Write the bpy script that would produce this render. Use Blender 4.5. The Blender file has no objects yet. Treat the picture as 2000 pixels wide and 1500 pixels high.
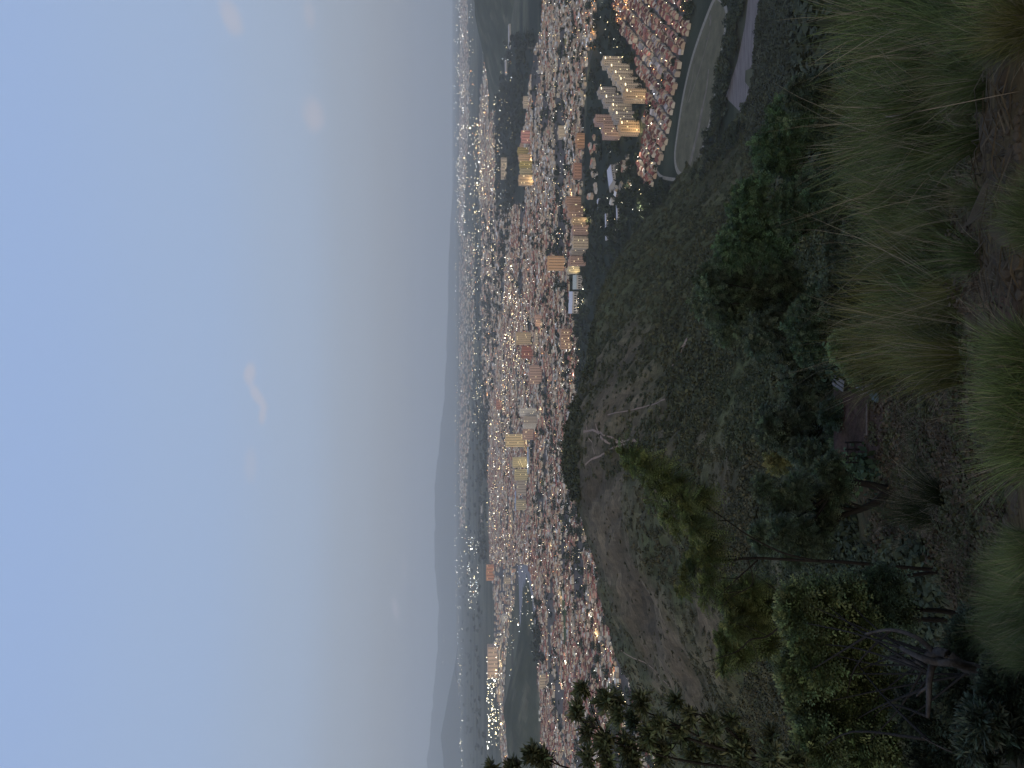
import bpy, math, random
import numpy as np
from mathutils import Matrix, Vector
R = math.radians
rng = np.random.default_rng(7)
random.seed(7)
sc = bpy.context.scene
col = sc.collection

# ------------------------------------------------------------------ camera
PITCH = R(5.0); F = 1450.0           # focal length in pixels of the 2000 px long side
SP, CP = math.sin(PITCH), math.cos(PITCH)
CITY_Z = -300.0                      # the plain lies 300 m below the viewpoint
cam = bpy.data.cameras.new("camera"); camo = bpy.data.objects.new("camera", cam); col.objects.link(camo)
cam.sensor_fit = 'HORIZONTAL'; cam.sensor_width = 36.0; cam.lens = 36.0 * F / 2000.0
cam.clip_start = 0.05; cam.clip_end = 120000
camo.matrix_world = Matrix(((0, 1, 0, 0), (-SP, 0, -CP, 0), (-CP, 0, SP, 0), (0, 0, 0, 1)))   # held on its side
sc.camera = camo

# ------------------------------------------------------------------ world, sun, exposure
def lin(r, g, b):
    f = lambda c: (c / 255 / 12.92) if c / 255 <= 0.04045 else ((c / 255 + 0.055) / 1.055) ** 2.4
    return (f(r), f(g), f(b), 1)
SUN_EL, SUN_AZ = R(1.5), R(200)
world = bpy.data.worlds.new("World"); sc.world = world; world.use_nodes = True
nt = world.node_tree; nt.nodes.clear()
out = nt.nodes.new('ShaderNodeOutputWorld'); bg = nt.nodes.new('ShaderNodeBackground')
sky = nt.nodes.new('ShaderNodeTexSky'); sky.sky_type = 'NISHITA'; sky.sun_disc = False
sky.sun_elevation = SUN_EL; sky.sun_rotation = SUN_AZ; sky.dust_density = 2.0
mul = nt.nodes.new('ShaderNodeVectorMath'); mul.operation = 'SCALE'; mul.inputs['Scale'].default_value = 0.9
tc = nt.nodes.new('ShaderNodeTexCoord'); sep = nt.nodes.new('ShaderNodeSeparateXYZ')
ramp = nt.nodes.new('ShaderNodeValToRGB'); ramp.color_ramp.interpolation = 'EASE'
stops = [(0.0, (150, 157, 169)), (0.03, (152, 159, 171)), (0.07, (158, 166, 178)), (0.12, (161, 173, 191)),
         (0.19, (163, 181, 208)), (0.31, (159, 182, 218)), (0.49, (154, 180, 224)), (0.8, (130, 160, 212))]
cr = ramp.color_ramp
while len(cr.elements) < len(stops): cr.elements.new(0.5)
for e, (p, c) in zip(cr.elements, stops): e.position = p; e.color = lin(*c)
mix = nt.nodes.new('ShaderNodeMix'); mix.data_type = 'RGBA'; mix.inputs['Factor'].default_value = 0.985
bg.inputs['Strength'].default_value = 1.0
tc = nt.nodes.new('ShaderNodeTexCoord')
def cloud(prev, U, V, ru, rv, amt, tilt=0.0):
    # a faint wisp far off in the sky: soft ellipse of directions, frayed by noise
    u = (U-750)/F; v = -(V-1000)/F; d = Vector((u, CP+v*SP, -SP+v*CP)).normalized()
    e1 = Vector((0,0,1)).cross(d); e1 = -e1.normalized(); e2 = e1.cross(d).normalized()
    a = e1*math.cos(tilt)+e2*math.sin(tilt); b = -e1*math.sin(tilt)+e2*math.cos(tilt)
    no = nt.nodes.new('ShaderNodeTexNoise'); no.inputs['Scale'].default_value = 26; no.inputs['Detail'].default_value = 4
    nt.links.new(tc.outputs['Generated'], no.inputs['Vector'])
    acc = None
    for ax, r in ((a, ru/F), (b, rv/F)):
        m = nt.nodes.new('ShaderNodeVectorMath'); m.operation = 'DOT_PRODUCT'; m.inputs[1].default_value = ax; nt.links.new(tc.outputs['Generated'], m.inputs[0])
        w = nt.nodes.new('ShaderNodeMath'); w.operation = 'MULTIPLY_ADD'; nt.links.new(no.outputs['Fac'], w.inputs[0]); w.inputs[1].default_value = r*1.1; w.inputs[2].default_value = -r*.55
        ad = nt.nodes.new('ShaderNodeMath'); ad.operation = 'ADD'; nt.links.new(m.outputs['Value'], ad.inputs[0]); nt.links.new(w.outputs[0], ad.inputs[1])
        q = nt.nodes.new('ShaderNodeMath'); q.operation = 'DIVIDE'; q.inputs[1].default_value = r; nt.links.new(ad.outputs[0], q.inputs[0])
        p = nt.nodes.new('ShaderNodeMath'); p.operation = 'POWER'; p.inputs[1].default_value = 2; nt.links.new(q.outputs[0], p.inputs[0])
        if acc is None: acc = p
        else:
            t = nt.nodes.new('ShaderNodeMath'); t.operation = 'ADD'; nt.links.new(acc.outputs[0], t.inputs[0]); nt.links.new(p.outputs[0], t.inputs[1]); acc = t
    mr = nt.nodes.new('ShaderNodeMapRange'); mr.interpolation_type = 'SMOOTHSTEP'
    mr.inputs['From Min'].default_value = 1.0; mr.inputs['From Max'].default_value = 0.0; mr.inputs['To Max'].default_value = amt
    nt.links.new(acc.outputs[0], mr.inputs['Value'])
    fw = nt.nodes.new('ShaderNodeVectorMath'); fw.operation = 'DOT_PRODUCT'; fw.inputs[1].default_value = d; nt.links.new(tc.outputs['Generated'], fw.inputs[0])
    gt = nt.nodes.new('ShaderNodeMath'); gt.operation = 'GREATER_THAN'; gt.inputs[1].default_value = .5; nt.links.new(fw.outputs['Value'], gt.inputs[0])
    mm = nt.nodes.new('ShaderNodeMath'); mm.operation = 'MULTIPLY'; nt.links.new(mr.outputs[0], mm.inputs[0]); nt.links.new(gt.outputs[0], mm.inputs[1])
    x = nt.nodes.new('ShaderNodeMix'); x.data_type = 'RGBA'; x.inputs['B'].default_value = lin(196, 193, 204)
    nt.links.new(mm.outputs[0], x.inputs['Factor']); nt.links.new(prev, x.inputs['A']); return x.outputs['Result']
nt.links.new(tc.outputs['Generated'], sep.inputs[0]); nt.links.new(sep.outputs['Z'], ramp.inputs['Fac'])
nt.links.new(sky.outputs['Color'], mul.inputs[0])
nt.links.new(mul.outputs['Vector'], mix.inputs['A']); nt.links.new(ramp.outputs['Color'], mix.inputs['B'])
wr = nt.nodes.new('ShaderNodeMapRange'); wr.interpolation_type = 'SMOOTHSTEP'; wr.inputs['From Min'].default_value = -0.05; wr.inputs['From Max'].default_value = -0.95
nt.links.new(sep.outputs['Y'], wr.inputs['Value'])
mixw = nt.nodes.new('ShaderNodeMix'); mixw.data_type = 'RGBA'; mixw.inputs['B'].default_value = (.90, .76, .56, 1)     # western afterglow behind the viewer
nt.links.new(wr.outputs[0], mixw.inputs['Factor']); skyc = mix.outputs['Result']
for c_ in ((770,488,30,14,.6,0),(725,505,34,12,.55,.5),(688,513,26,9,.5,0),(590,490,40,14,.25,0),(1275,612,36,22,.6,0),(1465,452,40,20,.55,.3),(1470,605,26,12,.4,0),(310,773,24,8,.7,.2),(380,790,60,7,.25,0)): skyc = cloud(skyc, *c_)
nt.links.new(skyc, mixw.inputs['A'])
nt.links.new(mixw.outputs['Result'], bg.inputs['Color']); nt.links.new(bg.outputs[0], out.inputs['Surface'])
world.cycles.sampling_method = 'MANUAL'; world.cycles.sample_map_resolution = 256

sun = bpy.data.lights.new("sun", 'SUN'); sun.energy = 0.8; sun.angle = R(25); sun.color = (1.0, 0.88, 0.74)
suno = bpy.data.objects.new("sun", sun); col.objects.link(suno)
suno.rotation_euler = (R(62), 0, R(-25))       # afterglow from behind the viewer
sc.view_settings.view_transform = 'Standard'; sc.view_settings.look = 'None'
sc.view_settings.exposure = 0.0; sc.view_settings.gamma = 1.0
sc.cycles.max_bounces = 3; sc.cycles.diffuse_bounces = 2; sc.cycles.glossy_bounces = 1; sc.cycles.transmission_bounces = 1
sc.cycles.volume_bounces = 2; sc.cycles.transparent_max_bounces = 4
sc.cycles.sample_clamp_indirect = 0.6
sc.cycles.use_adaptive_sampling = False

# ------------------------------------------------------------------ pixel <-> place (upright photo pixels U across 0..1500, V down 0..2000)
def ray(U, V):
    u = (np.asarray(U, float) - 750) / F; v = -(np.asarray(V, float) - 1000) / F
    return u, CP + v * SP, -SP + v * CP
def at(U, V, Y):
    a, b, c = ray(U, V); k = Y / b
    return Vector((float(a * k), float(Y), float(c * k)))
def ground(U, V, z=CITY_Z):
    a, b, c = ray(U, V); k = z / c
    return a * k, b * k
def gp(U, V, z=CITY_Z):
    x, y = ground(U, V, z); return Vector((float(x), float(y), z))
def proj(x, y, z):
    f = y * CP - z * SP; u = y * SP + z * CP
    f = np.maximum(f, 1e-3)
    return 750 + F * x / f, 1000 - F * u / f
def tanV(V): return -np.tan(PITCH + np.arctan((np.asarray(V, float) - 1000) / F))     # z / y of a pixel row

# ------------------------------------------------------------------ helpers
def tag(o, label=None, cat=None, group=None, kind=None):
    if label: o['label'] = label
    if cat: o['category'] = cat
    if group: o['group'] = group
    if kind: o['kind'] = kind
    return o
def empty(name, loc, rz=0):
    o = bpy.data.objects.new(name, None); col.objects.link(o); o.location = loc; o.rotation_euler.z = rz
    o.empty_display_size = 0.3
    return o
def link(name, me, parent=None):
    o = bpy.data.objects.new(name, me); col.objects.link(o)
    if parent: o.parent = parent
    return o
def np_mesh(name, V, faces, mats, mi=None, colors=None, smooth=False):
    """faces: list of int arrays (n,k); colors: list of (n,3) face colours in the same order"""
    me = bpy.data.meshes.new(name)
    V = np.asarray(V, np.float32); me.vertices.add(len(V)); me.vertices.foreach_set('co', V.ravel())
    faces = [np.asarray(f, np.int32) for f in faces if len(f)]
    idx = np.concatenate([f.ravel() for f in faces]); sizes = np.concatenate([np.full(len(f), f.shape[1], np.int32) for f in faces])
    me.loops.add(len(idx)); me.loops.foreach_set('vertex_index', idx)
    starts = np.concatenate([[0], np.cumsum(sizes)[:-1]]).astype(np.int32)
    me.polygons.add(len(sizes)); me.polygons.foreach_set('loop_start', starts)
    if mi is not None: me.polygons.foreach_set('material_index', np.asarray(mi, np.int32))
    me.polygons.foreach_set('use_smooth', np.full(len(sizes), smooth))
    me.update(calc_edges=True)
    if colors is not None:
        c = np.asarray(colors, np.float32); lc = np.repeat(c, sizes, axis=0)
        a = me.color_attributes.new('Col', 'FLOAT_COLOR', 'CORNER')
        a.data.foreach_set('color', np.concatenate([lc, np.ones((len(lc), 1), np.float32)], 1).ravel())
    for m in (mats if isinstance(mats, (list, tuple)) else [mats]): me.materials.append(m)
    return me
class MB:
    """collects boxes and tubes; build() makes them ONE mesh"""
    def __init__(s): s.v = []; s.q = []; s.t = []; s.n = 0; s.qm = []; s.tm = []
    def add(s, v, q=(), t=(), m=0):
        s.v.append(np.asarray(v, float)); 
        for f in q: s.q.append([i + s.n for i in f]); s.qm.append(m)
        for f in t: s.t.append([i + s.n for i in f]); s.tm.append(m)
        s.n += len(v)
    def box(s, x0, x1, y0, y1, z0, z1, m=0):
        s.add([(x0,y0,z0),(x1,y0,z0),(x1,y1,z0),(x0,y1,z0),(x0,y0,z1),(x1,y0,z1),(x1,y1,z1),(x0,y1,z1)],
              [(0,3,2,1),(4,5,6,7),(0,1,5,4),(1,2,6,5),(2,3,7,6),(3,0,4,7)], m=m)
    def tube(s, pts, rad, n=6, m=0):
        pts = [Vector(p) for p in pts]; k = len(pts)
        if not hasattr(rad, '__len__'): rad = [rad] * k
        vs = []
        ref = Vector((0.31, 0.87, 0.38))
        for i, p in enumerate(pts):
            d = (pts[min(i+1,k-1)] - pts[max(i-1,0)]).normalized()
            a = d.cross(ref)
            if a.length < 1e-3: a = d.cross(Vector((1,0,0)))
            a.normalize(); b = d.cross(a)
            for j in range(n):
                t = 2*math.pi*j/n; vs.append(p + (a*math.cos(t) + b*math.sin(t)) * rad[i])
        q = [(i*n+j, i*n+(j+1)%n, (i+1)*n+(j+1)%n, (i+1)*n+j) for i in range(k-1) for j in range(n)]
        vs += [pts[0], pts[-1]]; c0, c1 = k*n, k*n+1
        t = [(c0, (j+1)%n, j) for j in range(n)] + [(c1, (k-1)*n+j, (k-1)*n+(j+1)%n) for j in range(n)]
        s.add(vs, q, t, m)
    def build(s, name, mats, parent=None, smooth=False, color=None):
        fs = []; mi = []
        if s.q: fs.append(np.array(s.q)); mi += s.qm
        if s.t: fs.append(np.array(s.t)); mi += s.tm
        me = np_mesh(name, np.concatenate(s.v), fs, mats, mi, smooth=smooth)
        o = link(name, me, parent)
        if color: o.color = color
        return o
# smooth value noise
_lat = rng.random((256, 256))
def vnoise(x, y, seed=0):
    x = np.asarray(x, float) + seed * 17.3; y = np.asarray(y, float) + seed * 31.7
    xi = np.floor(x).astype(int); yi = np.floor(y).astype(int); fx = x - xi; fy = y - yi
    fx = fx*fx*(3-2*fx); fy = fy*fy*(3-2*fy)
    g = lambda a, b: _lat[a % 256, b % 256]
    return (g(xi,yi)*(1-fx)+g(xi+1,yi)*fx)*(1-fy) + (g(xi,yi+1)*(1-fx)+g(xi+1,yi+1)*fx)*fy
def fbm(x, y, seed=0, o=4):
    r = 0; a = 0.5; n = 0
    for i in range(o): r = r + a*vnoise(x, y, seed+i); n += a; a *= 0.5; x = x*2.03; y = y*2.03
    return r/n
def inpoly(px, py, poly):
    px = np.asarray(px, float); py = np.asarray(py, float); ins = np.zeros(px.shape, bool); n = len(poly)
    for i in range(n):
        x0, y0 = poly[i]; x1, y1 = poly[(i+1) % n]
        if y0 == y1: continue
        ins ^= ((y0 > py) != (y1 > py)) & (px < (x1-x0)*(py-y0)/(y1-y0)+x0)
    return ins
ORD = ['first','second','third','fourth','fifth','sixth','seventh','eighth','ninth','tenth','eleventh','twelfth','thirteenth','fourteenth','fifteenth','sixteenth','seventeenth','eighteenth','nineteenth','twentieth']
def ordinal(i):
    if i < 20: return ORD[i]
    t = ['twenty','thirty','forty','fifty','sixty','seventy','eighty','ninety']
    i += 1
    if i >= 100: return str(i) + 'th'
    return (t[i//10-2] + '-' + ORD[i % 10 - 1]) if i % 10 else {20:'twentieth',30:'thirtieth',40:'fortieth',50:'fiftieth',60:'sixtieth',70:'seventieth',80:'eightieth',90:'ninetieth'}[i]

# ------------------------------------------------------------------ materials
def mat(name, color=(.5,.5,.5), rough=0.85, attr=None, var=0.25, scale=1.0, bump=0.0, bscale=None, objcol=False, emit=0.0, coords='Object', spec=0.05, trans=0.0, detail=6.0, fine=0.0):
    m = bpy.data.materials.new(name); m.use_nodes = True; n = m.node_tree.nodes; l = m.node_tree.links
    b = n['Principled BSDF']; b.inputs['Roughness'].default_value = rough; b.inputs['Specular IOR Level'].default_value = spec
    if attr: s = n.new('ShaderNodeAttribute'); s.attribute_name = attr; src = s.outputs['Color']
    elif objcol: s = n.new('ShaderNodeObjectInfo'); src = s.outputs['Color']
    else: s = n.new('ShaderNodeRGB'); s.outputs[0].default_value = (*color, 1); src = s.outputs[0]
    tcn = n.new('ShaderNodeTexCoord')
    if var > 0:
        no = n.new('ShaderNodeTexNoise'); no.inputs['Scale'].default_value = scale; no.inputs['Detail'].default_value = detail; no.inputs['Roughness'].default_value = 0.65
        l.new(tcn.outputs[coords], no.inputs['Vector'])
        mr = n.new('ShaderNodeMapRange'); mr.inputs['From Min'].default_value = 0.25; mr.inputs['From Max'].default_value = 0.75
        mr.inputs['To Min'].default_value = 1-var; mr.inputs['To Max'].default_value = 1+var
        l.new(no.outputs['Fac'], mr.inputs['Value'])
        vm = n.new('ShaderNodeVectorMath'); vm.operation = 'SCALE'; l.new(src, vm.inputs[0]); l.new(mr.outputs[0], vm.inputs['Scale']); src = vm.outputs[0]
    if fine:
        nf_ = n.new('ShaderNodeTexNoise'); nf_.inputs['Scale'].default_value = fine; nf_.inputs['Detail'].default_value = 8; nf_.inputs['Roughness'].default_value = .75
        l.new(tcn.outputs[coords], nf_.inputs['Vector']); mf = n.new('ShaderNodeMapRange'); mf.inputs['From Min'].default_value = .3; mf.inputs['From Max'].default_value = .7
        mf.inputs['To Min'].default_value = .45; mf.inputs['To Max'].default_value = 1.55; l.new(nf_.outputs['Fac'], mf.inputs['Value'])
        v2 = n.new('ShaderNodeVectorMath'); v2.operation = 'SCALE'; l.new(src, v2.inputs[0]); l.new(mf.outputs[0], v2.inputs['Scale']); src = v2.outputs[0]
    l.new(src, b.inputs['Base Color'])
    if emit > 0:
        l.new(src, b.inputs['Emission Color']); b.inputs['Emission Strength'].default_value = emit
        try: m.cycles.emission_sampling = 'NONE'
        except Exception: pass
    if bump > 0:
        n2 = n.new('ShaderNodeTexNoise'); n2.inputs['Scale'].default_value = bscale or scale*3; n2.inputs['Detail'].default_value = 8
        l.new(tcn.outputs[coords], n2.inputs['Vector'])
        bp = n.new('ShaderNodeBump'); bp.inputs['Strength'].default_value = 1.0; bp.inputs['Distance'].default_value = bump
        l.new(n2.outputs['Fac'], bp.inputs['Height']); l.new(bp.outputs[0], b.inputs['Normal'])
    if trans > 0:
        o_ = n['Material Output']; tr = n.new('ShaderNodeBsdfTranslucent'); mx = n.new('ShaderNodeMixShader'); mx.inputs[0].default_value = trans
        l.new(src, tr.inputs['Color']); l.new(b.outputs[0], mx.inputs[1]); l.new(tr.outputs[0], mx.inputs[2]); l.new(mx.outputs[0], o_.inputs['Surface'])
    return m
M_TERR = mat('hillside_ground', attr='Col', var=0.55, scale=0.35, bump=0.35, bscale=0.9, coords='Object', detail=10, fine=4.0)
M_PLAIN = mat('plain_ground', attr='Col', var=0.4, scale=0.012, coords='Object', detail=12)
M_LEAF = mat('leaf', attr='Col', rough=0.6, var=0.0, spec=0.25, trans=0.25)
M_BUSH = mat('bush_leaf', attr='Col', rough=0.8, var=0.0, spec=0.1)
M_BARK = mat('bark', (.052,.048,.045), var=0.4, scale=14, bump=0.02, bscale=30)
M_BARKD = mat('dark_bark', (.022,.02,.018), var=0.4, scale=14, bump=0.02, bscale=30)
M_BLADE = mat('grass_blade', attr='Col', rough=0.55, var=0.0, spec=0.25, trans=0.25)
M_STONE = mat('stone', (.064,.050,.034), var=0.35, scale=6, bump=0.03, bscale=14)
M_ROCK = mat('grey_rock', (.058,.052,.044), var=0.5, scale=3, bump=0.05, bscale=9)
M_WALLO = mat('painted_wall', objcol=True, var=0.12, scale=0.6)
M_ROOFO = mat('tiled_roof', objcol=True, var=0.25, scale=1.6)
M_CITY = mat('house_paint', attr='Col', var=0.15, scale=0.5)
M_WIN = mat('window_glass', (.025,.028,.033), rough=0.25, var=0.3, scale=3, spec=0.5)
M_LIT = mat('lit_window', (1.0,.86,.5), emit=1.3, var=0.3, scale=0.7)
M_STRIP = mat('lit_stair_lamp', (1.0,.9,.6), emit=2.5, var=0.0)
M_TRAIL = mat('bare_path', (.23,.175,.14), var=0.3, scale=0.6, bump=0.1, bscale=1.5)
M_TRACK = mat('track_dirt', (.22,.205,.175), var=0.3, scale=0.25)
M_PITCH = mat('worn_grass', (.105,.10,.066), var=0.45, scale=0.06, detail=10)
M_WORN = mat('worn_strip', (.15,.135,.11), var=0.45, scale=0.1, detail=10)
M_ASPH = mat('asphalt', (.065,.062,.06), var=0.25, scale=0.3)
M_POLE = mat('lamp_metal', (.18,.18,.18), rough=0.5, var=0.1)
M_WHITE = mat('white_paint', (.14,.14,.145), var=0.25, scale=8)  # white dimmed in colour for the shade on the terrace
M_DARKM = mat('dark_metal', (.02,.02,.022), rough=0.5, var=0.1)
M_TARP = mat('pale_blue_tarp', (.085,.12,.125), var=0.3, scale=6)
def lampmat(name, c, e): return mat(name, c, emit=e, var=0.0)
M_LAMPS = [lampmat('warm_lamp', (1,.80,.42), 9.5), lampmat('white_lamp', (1,.94,.78), 10), lampmat('orange_lamp', (1,.45,.14), 9), lampmat('cool_lamp', (.88,.95,1), 9)]

# ------------------------------------------------------------------ the hill under the viewpoint, as heights along sight lines (U columns) and distances
TU = np.array([-400, -150, 0, 150, 300, 450, 600, 700, 800, 950, 1020, 1100, 1250, 1400, 1550, 1900])
X = 9999
TT = [ # distance, then the photo row at which that ground is (or would be) seen
 (2,   [2090,2080,2070,2060,2040,2020,2010,2000,1990,1990,1990,1990,1990,1990,1990,1990]),
 (4,   [2065,2060,2050,2040,2010,1975,1955,1945,1930,1920,1915,1910,1905,1900,1900,1900]),
 (8,   [2015,2010,2000,1985,1950,1905,1880,1870,1850,1850,1850,1850,1840,1835,1830,1830]),
 (15,  [1965,1960,1950,1930,1890,1845,1820,1805,1790,1785,1780,1780,1775,1770,1770,1770]),
 (25,  [1905,1900,1890,1870,1830,1785,1765,1757,1752,1745,1745,1740,1735,1730,1730,1730]),
 (34,  [1850,1845,1835,1815,1775,1742,1732,1732,1735,1722,1720,1717,1712,1710,1710,1710]),
 (42,  [1800,1795,1780,1760,1725,1695,1655,1652,1690,1705,1705,1703,1700,1700,1700,1700]),
 (60,  [1765,1760,1750,1670,1600,1610,1645,1680,1690,1690,1690,1690,1690,1690,1690,1690]),
 (80,  [1745,1735,1700,1600,1525,1545,1595,1640,1665,1670,1672,1675,1675,1672,1672,1672]),
 (110, [1720,1690,1620,1530,1475,1475,1530,1580,1615,1640,1645,1650,1655,1652,1652,1652]),
 (160, [1680,1640,1560,1480,1440,1405,1445,1490,1540,1580,1590,1605,1618,1618,1618,1618]),
 (250, [1600,1560,1470,1400,1345,1325,1335,1385,1440,1495,1515,1545,1585,1592,1595,1595]),
 (400, [1500,1450,1380,1310,1262,1222,1245,1290,1345,1420,1455,1500,1555,1565,1570,1570]),
 (550, [1420,1370,1300,1240,1195,1162,1140,1165,1235,1325,1370,1440,1515,1525,1530,1530]),
 (680, [1370,1340,1280,1232,1174,1138,1090,1105,1170,1255,1305,1385,1475,X,X,X]),
 (850, [X,X,X,1285,1225,1165,1120,1122,1147,1150,1185,1335,X,X,X,X]),
 (1000,[X,X,X,X,X,1270,1190,1165,1165,1162,1215,X,X,X,X,X]),
 (1200,[X,X,X,X,X,X,X,X,1260,1240,X,X,X,X,X,X]),
 (1500,[X]*16)]
TY = np.array([r[0] for r in TT], float)
TZ = np.array([[max(tanV(v)*r[0], -312) if v != X else -312.0 for v in r[1]] for r in TT])
TS = (TU - 750) / F
NL, NS = 340, 460
gy = np.exp(np.linspace(math.log(0.7), math.log(1500), NL)); gs = np.linspace(-1.25, 1.25, NS)
GZ = np.zeros((NL, NS))
yy = np.concatenate([[0.5], TY]); zz = np.vstack([np.full((1, len(TU)), -1.5), TZ])
tz = zz / yy[:, None]
tmp = np.array([np.interp(np.log(gy), np.log(yy), tz[:, j]) for j in range(len(TU))]).T
for i in range(NL): GZ[i] = np.interp(gs, TS, tmp[i])
def blur(a, k, ax):
    w = np.exp(-0.5*(np.arange(-3*k, 3*k+1)/k)**2); w /= w.sum()
    p = [(0,0),(0,0)]; p[ax] = (3*k, 3*k); b = np.pad(a, p, mode='edge')
    return np.apply_along_axis(lambda v: np.convolve(v, w, 'valid'), ax, b)
GZ = blur(blur(GZ, 4, 0), 7, 1) * gy[:, None]
GX = gs[None, :] * gy[:, None]; GY = np.repeat(gy[:, None], NS, 1)
far = np.clip((GY-60)/150, 0, 1); near = 1-np.clip((GY-40)/60, 0, 1)
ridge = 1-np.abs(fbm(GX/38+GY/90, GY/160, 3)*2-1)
GZ += far*((fbm(GX/70, GY/70, 1)-.5)*13 + (fbm(GX/17, GY/17, 2)-.5)*6 + (ridge-.7)*9)
GZ += near*np.minimum(GY*0.05, 1)*((fbm(GX/2.6, GY/2.6, 5)-.5)*.55 + (fbm(GX/.5, GY/.5, 6)-.5)*.16)
GZ = np.where(GY > 560, np.maximum(GZ, -330), GZ)
# the small level terrace at the foot of the near slope
TERR_Z = float(at(700, 1720, 36).z)
t_in = np.exp(-(np.maximum(np.abs(GX+1.0)-2.6, 0)/1.0)**2) * np.exp(-(np.maximum(np.abs(GY-38.2)-2.8, 0)/1.2)**2)
GZ = GZ*(1-t_in) + (TERR_Z + (GY-36)*-0.05)*t_in
LG0, LG1 = math.log(0.7), math.log(1500)
def terr(x, y):
    x = np.asarray(x, float); y = np.maximum(np.asarray(y, float), 0.71)
    i = (np.log(y)-LG0)/(LG1-LG0)*(NL-1); j = (x/y+1.25)/2.5*(NS-1)
    i = np.clip(i, 0, NL-1.001); j = np.clip(j, 0, NS-1.001); a = i.astype(int); b = j.astype(int); fi = i-a; fj = j-b
    z = (GZ[a,b]*(1-fj)+GZ[a,b+1]*fj)*(1-fi) + (GZ[a+1,b]*(1-fj)+GZ[a+1,b+1]*fj)*fi
    return z
def surf(x, y): return np.maximum(terr(x, y), CITY_Z)
YS = np.exp(np.linspace(math.log(1.2), math.log(1495), 900))
def hit(U, V):
    """where the sight line meets the hill (or the plain)"""
    a, b, c = ray(U, V); s = a/b; t = c/b
    h = terr(s*YS, YS) - t*YS
    k = np.nonzero(h >= 0)[0]
    if len(k) == 0 or t*YS[k[0]] < CITY_Z: 
        return gp(U, V)
    y = YS[k[0]]; return Vector((float(s*y), float(y), float(terr(s*y, y))))
def hidden(x, y, z):
    """is a place out on the plain hidden behind the hill"""
    s = np.asarray(x)/np.asarray(y); t = np.asarray(z)/np.asarray(y); r = np.zeros(np.shape(s), bool)
    for Y in np.exp(np.linspace(math.log(300), math.log(1400), 40)):
        r |= (terr(s*Y, Y) > t*Y + 1) & (np.asarray(y) > Y + 5)
    return r

# colours of the hillside
PU, PV = proj(GX, GY, GZ)
def blob(u, v, ru, rv, ang=0.0):
    c, s = math.cos(ang), math.sin(ang); du, dv = PU-u, PV-v
    return np.exp(-(((du*c+dv*s)/ru)**2 + ((-du*s+dv*c)/rv)**2))
n1 = fbm(GX/30, GY/30, 11, 5); n2 = fbm(GX/9, GY/9, 14, 4); n3 = fbm(GX/1.3, GY/1.3, 17, 4)
dry = 0.9*blob(700,1210,95,85) + 0.95*blob(520,1180,110,55,-.3) + 1.0*blob(330,1250,170,55,-.45) + .8*blob(200,1330,130,50,-.5) + .7*blob(300,1390,120,30,-.35) \
    + .55*blob(850,1240,60,40) + .5*blob(640,1330,90,60) + .8*blob(330,1480,90,40) + 0.35*blob(560,1420,90,60)
dry -= 0.9*blob(400,1290,75,30,-.55) + .6*blob(640,1105,130,14) + .5*blob(1000,1250,120,90)
dry = np.clip(dry*1.1 + (n1-.5)*1.3 + (n2-.5)*.7, 0, 1)
green = np.array([.048,.053,.024]); brown = np.array([.092,.074,.047]); C = green[None,None]*(0.75+.6*n2[...,None]) * (1-dry[...,None]) + brown*(0.65+.7*n2[...,None])*dry[...,None]
nr = np.clip(1-(GY-40)/12, 0, 1)
soil = np.array([.068,.047,.022]); Cn = soil*(0.45+1.1*n3[...,None])
redp = np.clip(blob(880,1955,70,45)+blob(660,1880,50,40)+blob(600,1840,40,60), 0, 1)[...,None]
Cn = Cn*(1-redp*.6) + np.array([.10,.052,.042])*(0.6+.8*n3[...,None])*redp*.6
moss = np.clip((fbm(GX/1.8, GY/1.8, 23)-.47)*5, 0, 1)[...,None]*.6
Cn = Cn*(1-moss) + np.array([.034,.04,.024])*moss
terrace = t_in[...,None]*np.clip(.4+n3[...,None], 0, 1)
Cn = Cn*(1-terrace) + np.array([.050,.033,.027])*(.7+.6*n3[...,None])*terrace  # terrace soil darkened in colour for the shade over it
C = C*(1-nr[...,None]) + Cn*nr[...,None]
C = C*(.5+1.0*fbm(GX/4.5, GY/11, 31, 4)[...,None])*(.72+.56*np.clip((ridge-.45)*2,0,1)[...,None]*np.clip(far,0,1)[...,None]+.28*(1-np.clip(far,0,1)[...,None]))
idx = np.arange(NL*NS).reshape(NL, NS)
Q = np.stack([idx[:-1,:-1], idx[:-1,1:], idx[1:,1:], idx[1:,:-1]], -1).reshape(-1, 4)
V3 = np.stack([GX, GY, GZ], -1).reshape(-1, 3)
FC = C[:-1,:-1].reshape(-1, 3)
keep = V3[Q[:,0],2] > -311.5
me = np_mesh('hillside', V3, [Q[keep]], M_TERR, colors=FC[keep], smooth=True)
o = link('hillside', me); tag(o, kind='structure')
# ground of the summit behind and beside the viewer
bx = np.linspace(-60, 60, 41); by = np.concatenate([np.linspace(-60, -2, 20), [0, .9]])
BX, BY = np.meshgrid(bx, by)
BZ = np.where(BY > 0.5, terr(BX, np.full_like(BY, .9)), -1.5 + (-BY)*.1) - np.abs(BX)*.12*(np.abs(BX) > 2)
bi = np.arange(BX.size).reshape(BX.shape); bq = np.stack([bi[:-1,:-1], bi[:-1,1:], bi[1:,1:], bi[1:,:-1]], -1).reshape(-1, 4)
o = link('hilltop', np_mesh('hilltop', np.stack([BX,BY,BZ],-1).reshape(-1,3), [bq], M_TERR, colors=np.tile([[.06,.05,.04]], (len(bq),1)), smooth=True)); tag(o, kind='structure')

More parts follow.
